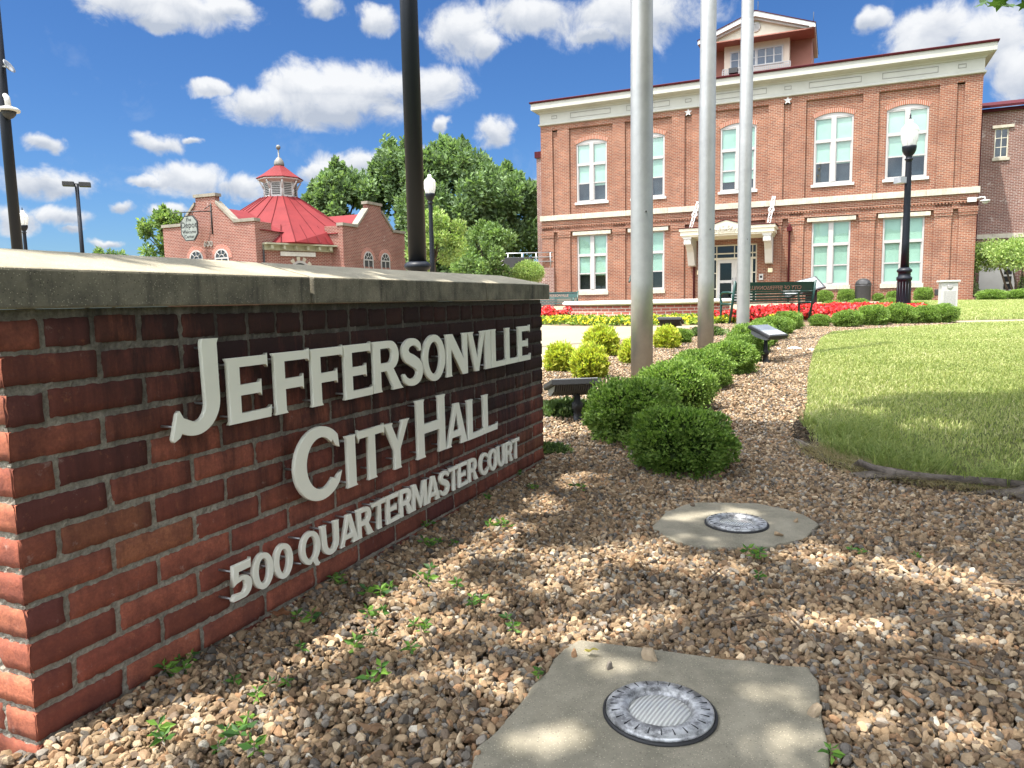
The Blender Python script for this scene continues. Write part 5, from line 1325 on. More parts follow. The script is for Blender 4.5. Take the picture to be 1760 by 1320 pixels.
def gable_pts(w):
    return [(0, -.1), (w, -.1), (w, ZC), (w * .79, ZC), (w * .79 - .05, ZC + .06), (w * .62, ZP - .45), (w * .60, ZP - .42), (w * .60, ZP), (w * .39, ZP), (w * .39, ZP - .42), (w * .37, ZP - .45), (w * .21 + .05, ZC + .06), (w * .21, ZC), (0, ZC)]


def coping(m, w):
    p = gable_pts(w)[2:]
    runs = [[(w + .05, ZC), (w * .79 - .02, ZC)], [(w * .79 - .02, ZC + .04), (w * .61, ZP - .42)], [(w * .615, ZP), (w * .375, ZP)], [(w * .38, ZP - .42), (w * .21 + .02, ZC + .04)], [(w * .21 + .02, ZC), (-.05, ZC)]]
    for (a, b) in runs: m.prism([a, b, (b[0], b[1] + .17), (a[0], a[1] + .17)], -.07, .40, 'y')


WIN = [2.5, 4.4]                                       # window centres across a gable, 1.1 wide


def depot_wing(T, name_sign=False):
    def bx(mb): return mb.xf(T)
    m = MB(); m.prism(gable_pts(DW), 0, .35, 'y'); bx(m); g = m.build('gable_wall', M_depot, DEP)
    m = MB(); m.box(.0, DW, .351, 7.5, -.1, 5.0); m.box(DW - .36, DW, .352, 1.3, 5.0, ZC); m.box(0, .36, .352, 1.3, 5.0, ZC); bx(m); m.build('wing_wall', M_depot, DEP)
    m = MB(); m.prism([(-.1, 5.0), (DW + .1, 5.0), (DW / 2, 6.5)], .353, 7.6, 'y'); bx(m); m.build('wing_roof', M_redroof, DEP)
    m = MB(); coping(m, DW); bx(m); m.build('coping', M_coping, g)
    m = MB(); m.box(0, DW, -.04, .001, 2.95, 3.12); bx(m); m.build('string_course', M_depot, g)
    for xc in WIN:
        w_, zs = .52, 3.55; m = MB()
        o_ = [(xc + w_ * math.cos(R(a)), zs + w_ * math.sin(R(a))) for a in range(0, 181, 15)]; i_ = [(xc + (w_ - .08) * math.cos(R(a)), zs + (w_ - .08) * math.sin(R(a))) for a in range(0, 181, 15)]
        for k in range(12): m.prism([o_[k], o_[k + 1], i_[k + 1], i_[k]], -.05, .0, 'y')
        m.box(xc - w_, xc - w_ + .08, -.05, 0, 1.6, zs - .001); m.box(xc + w_ - .08, xc + w_, -.05, 0, 1.6, zs - .001); m.box(xc - w_ + .08, xc + w_ - .08, -.05, 0, zs - .05, zs + .03); m.box(xc - .03, xc + .03, -.045, 0, 1.6, zs - .05)
        for a in (45, 90, 135): m.tube([(xc + .18 * math.cos(R(a)), -.03, zs + .18 * math.sin(R(a))), (xc + .46 * math.cos(R(a)), -.03, zs + .46 * math.sin(R(a)))], .022, 5)
        m.tube([(xc + .19 * math.cos(R(a)), -.03, zs + .19 * math.sin(R(a))) for a in range(0, 181, 20)], .022, 5)
        bx(m); wn = m.build('window', M_frame, DEP)
        m = MB(); m.prism([(x, z) for x, z in i_] + [(xc - w_ + .08, 1.6), (xc + w_ - .08, 1.6)], -.012, -.004, 'y'); bx(m); m.build('pane', plain('depot glass', (.05, .06, .065), .12), wn)
        m = MB(); b_ = [(xc + (w_ + .24) * math.cos(R(a)), zs + (w_ + .24) * math.sin(R(a))) for a in range(0, 181, 15)]
        for k in range(12): m.prism([o_[k], o_[k + 1], b_[k + 1], b_[k]], -.03, .0, 'y')
        bx(m); m.build('brick_arch', M_plbrick, wn)


T1 = Matrix.Translation((-DW, 0, 0)); depot_wing(T1)
T2 = Matrix.Translation((Rr0[0], Rr0[1], 0)) @ Matrix.Rotation(R(90), 4, 'Z'); depot_wing(T2)
# chamfered corner between the wings
A_ = Vector((.02, .60, 0)); B_ = Vector((Rr0[0] - .84, Rr0[1], 0)); dd = (B_ - A_).normalized(); nn = Vector((dd.y, -dd.x, 0))
ang = math.atan2(dd.y, dd.x); CT = Matrix.Translation(A_) @ Matrix.Rotation(ang, 4, 'Z'); cw = (B_ - A_).length
m = MB(); m.box(-.3, cw + .3, 0, .5, -.1, 4.2); m.xf(CT); m.build('corner_wall', M_depot, DEP)
m = MB(); m.box(-.1, cw + .1, -.10, .0, 3.92, 4.22)
for k in range(6): x = .3 + (cw - .6) * k / 5; m.box(x - .07, x + .07, -.42, -.09, 3.98, 4.2)
m.box(-.1, cw + .1, -.5, .0, 4.22, 4.30); m.xf(CT); m.build('eave', plain('olive eave paint', (.36, .36, .26), .6), DEP)
m = MB(); m.box(.95, cw - 1.15, -.09, -.02, 3.62, 3.86); m.xf(CT); m.build('blank_sign_board', plain('sign board', (.62, .62, .60), .5), DEP)
m = MB(); m.tube([(-.06, -.06, 0), (-.06, -.06, 4.2)], .05, 8); m.xf(CT); m.build('downpipe', M_iron, DEP)
m = MB(); xc = cw / 2; o_ = [(xc + .62 * math.cos(R(a)), 2.75 + .62 * math.sin(R(a))) for a in range(0, 181, 15)]; i_ = [(xc + .5 * math.cos(R(a)), 2.75 + .5 * math.sin(R(a))) for a in range(0, 181, 15)]
for k in range(12): m.prism([o_[k], o_[k + 1], i_[k + 1], i_[k]], -.06, 0, 'y')
m.xf(CT); wn = m.build('window', M_frame, DEP)
m = MB(); m.prism(i_, -.02, -.004, 'y'); m.xf(CT); m.build('pane', plain('depot glass', (.05, .06, .065), .12), wn)
b_ = [(xc + .85 * math.cos(R(a)), 2.75 + .85 * math.sin(R(a))) for a in range(0, 181, 15)]
m = MB()
for k in range(12):
    if k % 2 == 0: m.prism([o_[k], o_[k + 1], b_[k + 1], b_[k]], -.05, 0, 'y')
m.xf(CT); m.build('arch_stone', M_stone, wn)
# octagonal roof
oc = Vector((-3.3, 6.1, 0)); oph = math.atan2(nn.y, nn.x) + R(22.5)
m = MB(); k8 = 1 / math.cos(R(22.5)); m.lathe([(5.95 * k8, 4.30), (6.0 * k8, 4.36), (4.2 * k8, 5.50), (2.6 * k8, 6.53), (1.12 * k8, 7.58)], (oc.x, oc.y), 8, 0, False, oph); m.V = [(min(v[0], 1.95), max(v[1], .42), v[2]) for v in m.V]; o = m.build('octagonal_roof', M_redroof, DEP)
m = MB()
for k in range(8):
    a0 = oph + k * math.pi / 4; a1 = a0 + math.pi / 4
    for q in range(6):
        t_ = q / 6; p = [Vector((oc.x + rr * k8 * (math.cos(a0) * (1 - t_) + math.cos(a1) * t_), oc.y + rr * k8 * (math.sin(a0) * (1 - t_) + math.sin(a1) * t_), z + .015)) for rr, z in ((6.0, 4.36), (4.2, 5.50), (2.6, 6.53), (1.12, 7.58))]; p = [Vector((min(v.x, 1.95), max(v.y, .42), v.z)) for v in p]
        if q % 2 == 0: m.tube(p, .03, 4, 0, False)
        else: m.tube(p[:2], .025, 4, 0, False)
m.build('roof_seam', plain('dark red seam', (.10, .012, .014), .8, spec=.1), o)
def cz(mb):                                            # proportions of the cupola: slimmer and a little lower
    mb.V = [(oc.x + (v[0] - oc.x) * .85, oc.y + (v[1] - oc.y) * .85, 7.45 + (v[2] - 7.6) * .92) for v in mb.V]


m = MB(); m.lathe([(1.3 * k8, 7.5), (1.36 * k8, 7.66), (1.2 * k8, 7.7), (1.08 * k8, 7.72), (1.08 * k8, 8.75), (1.15 * k8, 8.8), (1.5 * k8, 8.92), (1.52 * k8, 9.02)], (oc.x, oc.y), 8, 0, False, oph)
for k in range(8):
    a = oph + k * math.pi / 4; dx_, dy_ = math.cos(a), math.sin(a)
    m.tube([(oc.x + 1.16 * dx_, oc.y + 1.16 * dy_, 8.3), (oc.x + 1.3 * dx_, oc.y + 1.3 * dy_, 8.55), (oc.x + 1.5 * dx_, oc.y + 1.5 * dy_, 8.84)], .06, 5); m.tube([(oc.x + 1.17 * dx_, oc.y + 1.17 * dy_, 7.7), (oc.x + 1.17 * dx_, oc.y + 1.17 * dy_, 8.85)], .06, 5)
cz(m); cu = m.build('cupola', M_white, DEP)
m = MB()
for k in range(8):
    a = oph + (k + .5) * math.pi / 4; b0 = len(m.V)
    for q in range(7): m.box(1.085, 1.115, -.29, .29, 7.92 + q * .115, 7.97 + q * .115)
    m.xf(Matrix.Translation((oc.x, oc.y, 0)) @ Matrix.Rotation(a, 4, 'Z'), b0)
cz(m); m.build('louvre', M_iron, cu)
m = MB(); m.lathe([(1.56 * k8, 9.0), (1.58 * k8, 9.05), (1.0 * k8, 9.42), (.32, 9.95), (.1, 10.0)], (oc.x, oc.y), 8, 0, False, oph); cz(m); m.build('cupola_roof', M_redroof, cu)
m = MB(); m.lathe([(.36, 9.9), (.38, 10.05), (.33, 10.25), (.18, 10.45), (.06, 10.52), (.05, 11.05), (.02, 11.08)], (oc.x, oc.y), 14); m.ell((oc.x, oc.y, 11.18), (.17, .17, .17), 12, 8); cz(m); m.build('finial', plain('lead finial', (.16, .15, .13), .6), cu)
m = MB(); m.lathe([(.14, 5.2), (.14, 6.6), (.24, 6.62), (.24, 6.8), (.1, 6.85)], (oc.x + 3.2, oc.y + 4.6), 10); m.build('vent_pipe', M_galv, DEP)
for i_n, s_ in enumerate(['600']):
    text_mesh(s_, .46, .02, plain('aged white figures', (.30, .28, .25), .6), 'house_number', DEP, (-3.42, -.035, 4.36), (R(90), 0, 0))

SG = thing('hanging_sign', 'grey eight sided hanging sign of the depot on a black iron arm', 'sign', (-13.866, 41.0, 0), R(-23.7))
sxc, szc, syc = -4.02, 5.22, -.75
oct_ = [(sxc + .66 * dx_, szc + .66 * dz_) for dx_, dz_ in ((.48, 1.05), (-.48, 1.05), (-.95, .55), (-.95, -.5), (-.48, -1.05), (.48, -1.05), (.95, -.5), (.95, .55))]
m = MB(); m.prism(oct_, syc, syc + .07, 'y'); bd = m.build('board_edge', M_iron, SG)
m = MB(); m.prism([(sxc + (x - sxc) * .9, szc + (z - szc) * .92) for x, z in oct_], syc - .006, syc, 'y'); m.build('board_face', plain('sign grey', (.22, .24, .22), .6), bd)
for s_, z, q in (('The', .46, .24), ('Depot', .17, .46), ('Welcome', -.2, .26), ('Center', -.46, .26)): text_mesh(s_, q, .004, M_blackmat, 'lettering', bd, (sxc, syc - .012, szc + z), (R(90), 0, 0))
m = MB(); m.tube([(-3.05, -.03, 4.9), (-3.05, -.03, 6.6)], .04, 6); m.tube([(-3.05, -.05, 6.15), (-3.5, -.4, 6.15), (-4.7, -1.2, 6.05)], .03, 6); m.tube([(-3.05, -.05, 6.5), (-3.3, -.3, 6.25)], .025, 6)
for x in (-.3, .3): m.tube([(sxc + x, syc + .03, szc + .66), (sxc + x, syc + .03, szc + .95)], .014, 5)
m.tube([(sxc + .25 - .3, syc + .03, 6.1), (sxc + .6, -.4, 6.15)], .025, 5); m.build('iron_arm', M_iron, SG)

# low brick wall with a metal railing far behind the round shrub
t = thing('low_boundary_wall', 'dark low brick wall with pale metal railings between the trees and the town hall', 'wall', (.3, 42, gz(42)), R(-8))
m = MB(); m.box(-3.5, 2.2, 0, .4, 0, 2.15); m.build('brick_wall', M_side, t)
m = MB(); m.box(-.6, 1.0, -.3, .5, 2.15, 2.75); m.build('dark_unit', M_iron, t)
m = MB()
for z in (2.5, 2.75, 3.0): m.tube([(-.9, .1, z - .25), (-.5, .1, z), (2.2, .1, z)], .03, 6)
for x in (-.4, .4, 1.2, 2.0): m.tube([(x, .1, 2.1), (x, .1, 3.0)], .03, 6)
m.build('railing', M_galv, t)

# ---------------------------------------------------------------- trees
GREENS = [(.11, .175, .075), (.14, .215, .09), (.175, .26, .11), (.09, .145, .065), (.21, .30, .13)]
LIME = [(.21, .30, .085), (.27, .36, .11), (.15, .23, .06), (.32, .39, .14)]
MID = [(.12, .19, .06), (.15, .235, .075), (.09, .15, .05), (.20, .28, .10)]


def crown(parent, clumps, n, leaf, pal, r, aspect=.55, name='crown', droop=0.0, flat=1.0):
    Ps = []; Ds = []; Cs = []; Ss = []
    for (c, rad) in clumps:
        rad = np.array(rad if hasattr(rad, '__len__') else (rad,) * 3); k = int(n * r.uniform(.7, 1.3))
        d = unit(r.normal(size=(k, 3))); q = r.random(k) ** .45; P = np.array(c) + d * q[:, None] * rad
        Ps.append(P); Ds.append(d * .6 + np.array([0, 0, .35 - droop]) + r.normal(0, .6, (k, 3)))
        col = np.array(pal)[r.choice(len(pal), k)] * r.uniform(.75, 1.2, (k, 1)) * r.uniform(.8, 1.2)
        Cs.append(col); Ss.append(leaf * r.uniform(.6, 1.3, k))
    P = np.concatenate(Ps); V, F = leafquads(P, np.concatenate(Ds), np.concatenate(Ss), r, aspect, .3)
    return npmesh(name, V, F, M_leaf, np.repeat(np.concatenate(Cs), 4, 0), parent)


def trunk_mesh(parent, h, r0, limbs, lean=(0, 0)):
    m = MB(); m.tube([(0, 0, -.2), (lean[0] * .3, lean[1] * .3, h * .4), (lean[0], lean[1], h)], [r0 * 1.25, r0, r0 * .6], 10)
    for (e, r1) in limbs:
        e = Vector(e); s_ = Vector((lean[0], lean[1], h)) * .8; mid = s_.lerp(e, .5) + Vector((0, 0, .1 * (e - s_).length))
        m.tube([s_, mid, e], [r1, r1 * .7, r1 * .25], 7)
    m.build('trunk', M_bark, parent, uv=False)


def big_tree(x, y, lab, w, h, base, n_cl, n_leaf, leaf, pal, seed, pointy=.3, group=None, r0=.3):
    r = np.random.default_rng(seed); t = thing('broadleaf_tree', lab, 'tree', (x, y, gz(y)), 0, group); cl = []
    for k in range(n_cl):
        a = r.uniform(0, 6.283); u = r.random() ** .5; zz = r.random(); prof = math.sin(math.pi * min(1, .12 + .88 * zz)) ** .55 if zz < .62 else math.cos((zz - .62) / .38 * 1.35) ** .9
        rad = w * prof * (.25 + .75 * u); cr = w * r.uniform(.16, .27); z = base + (h - base) * zz * .93
        cl.append(((rad * .85 * math.cos(a), rad * .85 * math.sin(a), z), (cr, cr, cr * (1 + pointy * r.uniform(.3, 1.6)))))
    for k in range(int(n_cl * .25)):                   # upright tips along the top
        a = r.uniform(0, 6.283); rad = w * r.uniform(0, .75); z = h - (h - base) * .32 * (rad / w) ** 1.5 - r.uniform(0, .1) * h
        cl.append(((rad * math.cos(a), rad * math.sin(a), z), (w * .09, w * .09, w * r.uniform(.18, .34))))
    crown(t, cl, n_leaf, leaf, pal, r)
    trunk_mesh(t, base + (h - base) * .3, r0, [(c[0], r0 * .45) for c in cl[:14]]); return t


BT = 'tall leafy trees behind the depot'
big_tree(-13.6, 60, 'leafy tree behind the depot cupola, leftmost of the tall trees', 3.0, 11.0, 2.0, 40, 420, .42, GREENS, 1, .5, BT)
big_tree(-9.0, 62, 'tall tree with pointed tufts between the depot and the thick black pole', 4.0, 13.0, 2.0, 58, 430, .42, GREENS, 2, .5, BT)
big_tree(-4.2, 58, 'broadest dark green tree, right of the thick black pole', 4.2, 12.4, 2.0, 62, 430, .42, GREENS, 3, .4, BT)
big_tree(.0, 61, 'dark green tree reaching to the left edge of the town hall', 3.3, 10.6, 2.6, 46, 430, .42, GREENS, 4, .25, BT)
big_tree(-3.0, 30, 'small bright lime green tree at the foot of the acorn lamp', 1.35, 4.0, 1.9, 26, 300, .13, LIME, 5, .1, None, .06)
big_tree(-1.1, 36, 'bushy pale green shrub between the lime tree and the low brick wall', 1.7, 4.0, 1.2, 26, 320, .17, MID, 6, .1, None, .08)
t = big_tree(-23.6, 52, 'loose bright tree left of the depot', 2.1, 7.0, 2.6, 24, 140, .30, LIME[:3] + MID, 7, .2, None, .14)
big_tree(-31, 58, 'low pale tree near the left edge, half hidden by the sign wall', 2.5, 4.6, 1.5, 20, 200, .3, MID, 17, .1, None, .12)

# round clipped standard by the town hall corner
t = thing('round_shrub', 'round bright green clipped shrub at the left foot of the town hall', 'shrub', (.88, 36, gz(36)))
crown(t, [((0, 0, 1.75), (.74, .74, .56)), ((.2, .1, 1.65), (.62, .6, .5)), ((-.25, -.1, 1.7), (.55, .55, .5))], 3800, .075, LIME, np.random.default_rng(9)); trunk_mesh(t, 1.3, .05, [((.3, 0, 1.8), .025), ((-.3, .1, 1.8), .025)])
# multi-stemmed flat crowned tree at the right
t = thing('ornamental_tree', 'flat crowned bright green tree with several bare stems at the right edge', 'tree', (22.9, 33.2, gz(33)))
r = np.random.default_rng(12); cl = [((r.uniform(-1.75, 2.2), r.uniform(-1.2, 1.2), 1.95 + r.uniform(-.4, .45)), (.6, .6, .42)) for k in range(36)]
crown(t, cl, 430, .115, LIME, r)
m = MB()
for k in range(8):
    a = -1.3 + k * .4; m.tube([(a * .35, r.uniform(-.2, .2), -.1), (a * .6, 0, .7), (a * .95, r.uniform(-.3, .3), 1.7)], [.06, .045, .03], 7)
m.build('trunk', M_bark, t, uv=False)
t = thing('dark_shrub', 'dark green shrub in the corner behind the flat crowned tree', 'shrub', (20.9, 34.4, gz(34)))
crown(t, [((0, 0, 1.3), (.7, .6, .8)), ((.1, 0, 2.1), (.55, .5, .55)), ((0, 0, .5), (.75, .6, .5))], 1900, .09, GREENS, r); trunk_mesh(t, 1.0, .05, [])
t = thing('upright_shrub', 'dense green rounded shrub under the right side of the flat crowned tree', 'shrub', (23.4, 33.0, gz(33)))
crown(t, [((0, 0, .55), (.75, .7, .6)), ((0, 0, .9), (.65, .6, .5))], 3200, .07, MID, r); trunk_mesh(t, .5, .04, [])
hb = None
for i, (x, y, lab) in enumerate([(20.25, 31.2, 'low dark clipped mound, leftmost of those below the flat crowned tree'), (21.35, 31.0, 'low dark clipped mound, middle of those below the flat crowned tree'), (22.5, 30.9, 'low dark clipped mound at the right edge of the picture')]):
    o = copy_tree(pC); o.location = (x, y, gz(y)); o.rotation_euler = (0, 0, i * 1.9); o.scale = (1.95, 1.8, 1.25); tag(o, lab, 'shrub', 'low clipped mounds at the right edge')
for i, (lx, s_, lab) in enumerate([(4.26, .9, 'small round shrub at the town hall foot behind the interpretive panel'), (5.2, .95, 'small round shrub at the town hall foot left of the litter bin'), (6.55, .6, 'tiny shrub at the town hall foot right of the litter bin'), (7.2, .75, 'small shrub at the town hall foot left of the lamp post'), (8.4, .95, 'small round shrub at the town hall foot right of the lamp post')]):
    p = Vector((11.457, 37.928, 0)) + e1 * lx - e2 * .9; o = copy_tree(pB); o.location = (p.x, p.y, .46); o.rotation_euler = (0, 0, i); o.scale = (s_ * 1.5, s_ * 1.5, s_ * 1.7)
    tag(o, lab, 'shrub', 'small shrubs along the town hall foot')
p = Vector((11.457, 37.928, 0)) + e1 * 9.05 - e2 * 1.0
t = thing('wall_floodlight', 'small grey floodlight on the ground at the town hall foot near the stone marker', 'floodlight', (p.x, p.y, .46), R(-23.7))
m = MB(); m.box(-.22, .22, -.12, .12, .22, .5); m.build('lamp_head', M_iron, t, bevel=.02); m = MB(); m.box(-.05, .05, -.04, .04, 0, .24); m.build('post', M_iron, t)

# ---------------------------------------------------------------- the maple that shades the foreground
TR = Vector((3.05, 2.35, 0)); t = thing('maple_tree', 'shady maple with its roots in the lawn edge and leaves at the top right corner', 'tree', TR)
rm = np.random.default_rng(21)
SHADE = [(-2.5, -1.5), (-2.3, 1.2), (-1.2, 2.2), (-.35, 3.2), (.1, 4.05), (.4, 4.3), (.9, 4.5), (1.45, 4.62), (1.8, 4.5), (2.35, 5.1), (2.9, 5.5), (3.5, 5.35), (4.2, 5.6), (5.5, 6.2), (8.5, 6), (9, -1.5)]
LIT = [(-0.34, 2.23, 0.11, 0.13), (-0.39, 1.91, 0.13, 0.12), (-0.5, 1.74, 0.1, 0.08), (-0.56, 1.6, 0.08, 0.06), (-0.66, 1.43, 0.13, 0.07), (-0.77, 1.33, 0.06, 0.04), (-0.13, 2.37, 0.1, 0.13), (-0.16, 1.97, 0.15, 0.12), (-0.29, 1.77, 0.09, 0.07), (-0.01, 2.68, 0.1, 0.1), (0.14, 2.93, 0.09, 0.11), (0.31, 3.3, 0.13, 0.13), (0.14, 2.08, 0.1, 0.1), (0.33, 2.31, 0.17, 0.08), (0.56, 2.18, 0.11, 0.06), (0.06, 1.75, 0.08, 0.07), (0.21, 1.81, 0.07, 0.06), (0.36, 1.87, 0.07, 0.06), (-0.31, 1.5, 0.06, 0.04), (-0.17, 1.6, 0.07, 0.05), (-0.43, 1.37, 0.07, 0.05), (-0.51, 1.3, 0.06, 0.03), (1.09, 2.16, 0.14, 0.06), (0.94, 2.28, 0.09, 0.05), (1.23, 2.07, 0.1, 0.07), (1.33, 1.97, 0.08, 0.09), (0.68, 1.86, 0.09, 0.05), (0.85, 1.75, 0.08, 0.05), (1.11, 1.66, 0.05, 0.05), (0.8, 1.35, 0.07, 0.05), (0.67, 1.4, 0.03, 0.04), (0.87, 1.27, 0.04, 0.03), (0.06, 1.33, 0.07, 0.04), (0.16, 1.61, 0.05, 0.02), (0.53, 1.45, 0.04, 0.03), (0.51, 1.61, 0.05, 0.02), (0.22, 1.56, 0.04, 0.02), (0.49, 1.28, 0.04, 0.03), (0.81, 2.78, 0.07, 0.04), (0.64, 2.68, 0.05, 0.04), (0.87, 2.66, 0.05, 0.04), (0.58, 2.43, 0.1, 0.04), (2.53, 4.4, 0.2, 0.16), (2.43, 4.91, 0.15, 0.17), (2.2, 3.17, 0.05, 0.08), (-0.05, 1.51, 0.05, 0.03)]
NL = 110000
gx = rm.uniform(-2.6, 9, NL); gy = rm.uniform(-1.5, 6.3, NL); keep = inpoly(gx + rm.normal(0, .05, NL), gy + rm.normal(0, .05, NL), SHADE)
for (a, b, ra, rb_) in LIT + [(-.80, 1.42, .20, .18), (-.95, 1.25, .15, .15)]:
    d = np.hypot((gx - a) / (ra * 1.1 + .035), (gy - b) / (rb_ * 1.1 + .035)); keep &= rm.random(NL) > np.clip(1.5 - d * .75, 0, .97) * (d < 1.35)
gap = np.sin(gx * 6.1 + 2 * np.sin(gy * 3.3)) * np.sin(gy * 5.7 + 2 * np.sin(gx * 2.9)); keep &= ~((gap > .74) & (rm.random(NL) < .75) & (gx < 1.5) & (gy < 2.6))
hgt = rm.uniform(3.7, 6.3, NL); ct = math.cos(SUN_EL) / math.sin(SUN_EL); hn = math.hypot(sx, sy)
P = np.stack([gx + sx / hn * hgt * ct, gy + sy / hn * hgt * ct, hgt], 1)
# leave the camera's view free: the crown ends above the top of the picture
q = P - np.array([0, 0, CAMZ]); fz = q @ np.array(_F); uu = (q @ np.array(_R2)) / np.maximum(fz, .01) * FPX; vv = (q @ np.array(_U2)) / np.maximum(fz, .01) * FPX
keep &= ~((fz > 0) & (np.abs(uu) < 930) & (vv < 715) & (vv > -700))
P = P[keep]


def maple(P, r, s0):
    """five-lobed leaves: each a flat ten-pointed star of triangles"""
    n = len(P); lob = [(0, -.42), (.16, -.1), (.5, -.16), (.27, .10), (.46, .34), (.16, .27), (0, .62), (-.16, .27), (-.46, .34), (-.27, .10), (-.5, -.16), (-.16, -.1)]
    L = np.array([(0, 0)] + lob); k = len(L)
    nr = unit(r.normal(size=(n, 3)) * [.55, .55, .3] + [0, 0, .9]); a = unit(np.cross(nr, unit(r.normal(size=(n, 3))))); b = np.cross(nr, a); s = s0 * r.uniform(.7, 1.25, n)
    V = P[:, None, :] + (L[None, :, 0, None] * a[:, None, :] + L[None, :, 1, None] * b[:, None, :]) * s[:, None, None]
    F = np.array([(0, i, i % (k - 1) + 1) for i in range(1, k)]); F = (F[None] + (np.arange(n) * k)[:, None, None]).reshape(-1, 3)
    c = np.array([(.04, .085, .02), (.055, .11, .025), (.07, .13, .03)])[r.choice(3, n)] * r.uniform(.8, 1.2, (n, 1)); return V.reshape(-1, 3), F, np.repeat(c, k, 0)


V, F, c = maple(P - np.array(TR), rm, .155); npmesh('crown', V, F, M_leafm, c, t)
hang = np.array([(3.42, 5.5, 2.93), (3.50, 5.52, 2.935), (3.57, 5.5, 2.925), (3.64, 5.55, 2.93), (3.70, 5.5, 2.915), (3.60, 5.6, 2.96), (3.48, 5.6, 2.985), (3.72, 5.6, 2.95), (3.80, 5.5, 2.90), (3.86, 5.55, 2.9), (3.55, 5.45, 2.98), (3.68, 5.45, 2.97)])
hv = []; hf = []; hc = []
V, F, c = maple(hang - np.array(TR) + np.array([-.02, 0, -.06]), rm, .12); npmesh('leaf_cluster', V, F, M_leafm, c, t)
m = MB(); m.tube([(0, 0, -.25), (-.02, .02, .25), (.03, 0, 1.5), (.0, .05, 2.6), (.05, 0, 3.6)], [.42, .27, .22, .20, .14], 16)
for e, r1 in (((-1.6, -.6, 4.6), .10), ((-2.9, .3, 4.9), .07), ((-3.5, -1.2, 5.3), .07), ((1.4, 1.2, 4.8), .09), ((2.6, -.8, 5.2), .08), ((.2, 2.6, 4.2), .08), ((-.8, -2.4, 5.0), .08), ((-1.0, 1.5, 4.9), .06), ((3.4, 2.2, 5.2), .06)):
    s_ = Vector((.0, .05, 2.6)); e = Vector(e); m.tube([s_, s_.lerp(e, .4) + Vector((0, 0, .35)), e], [r1 * 1.3, r1, r1 * .3], 8)
m.tube([(.1, 1.6, 3.9), (.3, 2.6, 3.6), (.45, 3.15, 2.25 + .95), (.62, 3.25, 2.15 + .9)], [.03, .02, .01, .005], 6)
m.build('trunk', M_bark, t, uv=False)
m = MB(); T_ = TR
def rt(*p): return [(x - T_.x, y - T_.y, z) for x, y, z in p]
m.tube(rt((3.0, 2.45, .1), (2.55, 2.72, .05), (2.2, 2.80, .035), (2.08, 2.83, .045), (1.98, 2.87, .03), (1.86, 2.95, .01), (1.75, 3.06, -.005)), [.13, .06, .040, .05, .034, .022, .012], 10)
m.tube(rt((2.2, 2.80, .05), (1.98, 2.93, .055), (1.80, 3.08, .045), (1.68, 3.15, .045), (1.62, 3.24, .06), (1.60, 3.34, .055), (1.615, 3.42, .02)), [.03, .02, .015, .018, .026, .020, .010], 10)
m.tube(rt((1.68, 3.15, .045), (1.56, 3.24, .02), (1.50, 3.36, .005)), [.02, .014, .007], 8)
m.tube(rt((1.61, 3.38, .03), (1.57, 3.6, .012), (1.58, 3.8, .02), (1.55, 3.95, .03), (1.6, 4.15, .01)), [.014, .010, .012, .016, .008], 8)

for i_ in range(len(m.V)):
    v_ = m.V[i_]; k_ = 1 + .0 * i_; m.V[i_] = (v_[0] + .013 * math.sin(v_[1] * 43 + v_[2] * 60), v_[1] + .013 * math.sin(v_[0] * 47 + v_[2] * 50), v_[2] + .011 * math.sin(v_[0] * 39 + v_[1] * 53))
m.build('surface_root', plain('root bark', (.20, .17, .145), .95, var=.3, scale=25, bs=1.0, bsc=60, spec=.1), t, uv=False)

# ---------------------------------------------------------------- grass
GR = np.array([(.22, .27, .085), (.29, .33, .115), (.37, .39, .16), (.46, .45, .23), (.54, .50, .31), (.15, .205, .06)])


def blades(name, x, y, z0, h, w, lean, r, pal, lab, pr=None):
    n = len(x); a = r.uniform(0, 6.283, n); d = np.stack([np.cos(a), np.sin(a), np.zeros(n)], 1); sd_ = np.stack([-np.sin(a), np.cos(a), np.zeros(n)], 1)
    a2 = a + r.normal(0, 1.2, n); sd_ = np.stack([-np.sin(a2), np.cos(a2), np.zeros(n)], 1)
    B = np.stack([x, y, z0], 1); H = np.stack([np.zeros(n), np.zeros(n), h], 1); ln = (lean * h)[:, None] * d; w = np.broadcast_to(w, (n,))[:, None]
    V = np.stack([B - sd_ * w / 2, B + sd_ * w / 2, B + H * .6 + ln * .35 - sd_ * w * .4, B + H * .6 + ln * .35 + sd_ * w * .4, B + H * (1 - .15 * lean[:, None]) + ln], 1).reshape(-1, 3)
    F = (np.array([(0, 1, 3), (0, 3, 2), (2, 3, 4)])[None] + (np.arange(n) * 5)[:, None, None]).reshape(-1, 3)
    pr = np.array(pr or [.24, .26, .2, .12, .06, .12]); q_ = np.clip(r.random(n) * .8 + .2 * (.5 + .5 * np.sin(x * 2.3 + 1.7 * np.sin(y * 1.9)) * np.sin(y * 2.1 + 1.3 * np.sin(x * 1.4))), 0, .9999); c = pal[np.array([5, 0, 1, 2, 3, 4])[np.searchsorted(np.cumsum(pr[[5, 0, 1, 2, 3, 4]] / pr.sum()), q_).clip(0, 5)]] * r.uniform(.8, 1.2, (n, 1))
    return tag(npmesh(name, V, F, M_grass, np.repeat(c, 5, 0)), lab, 'grass', kind='stuff')


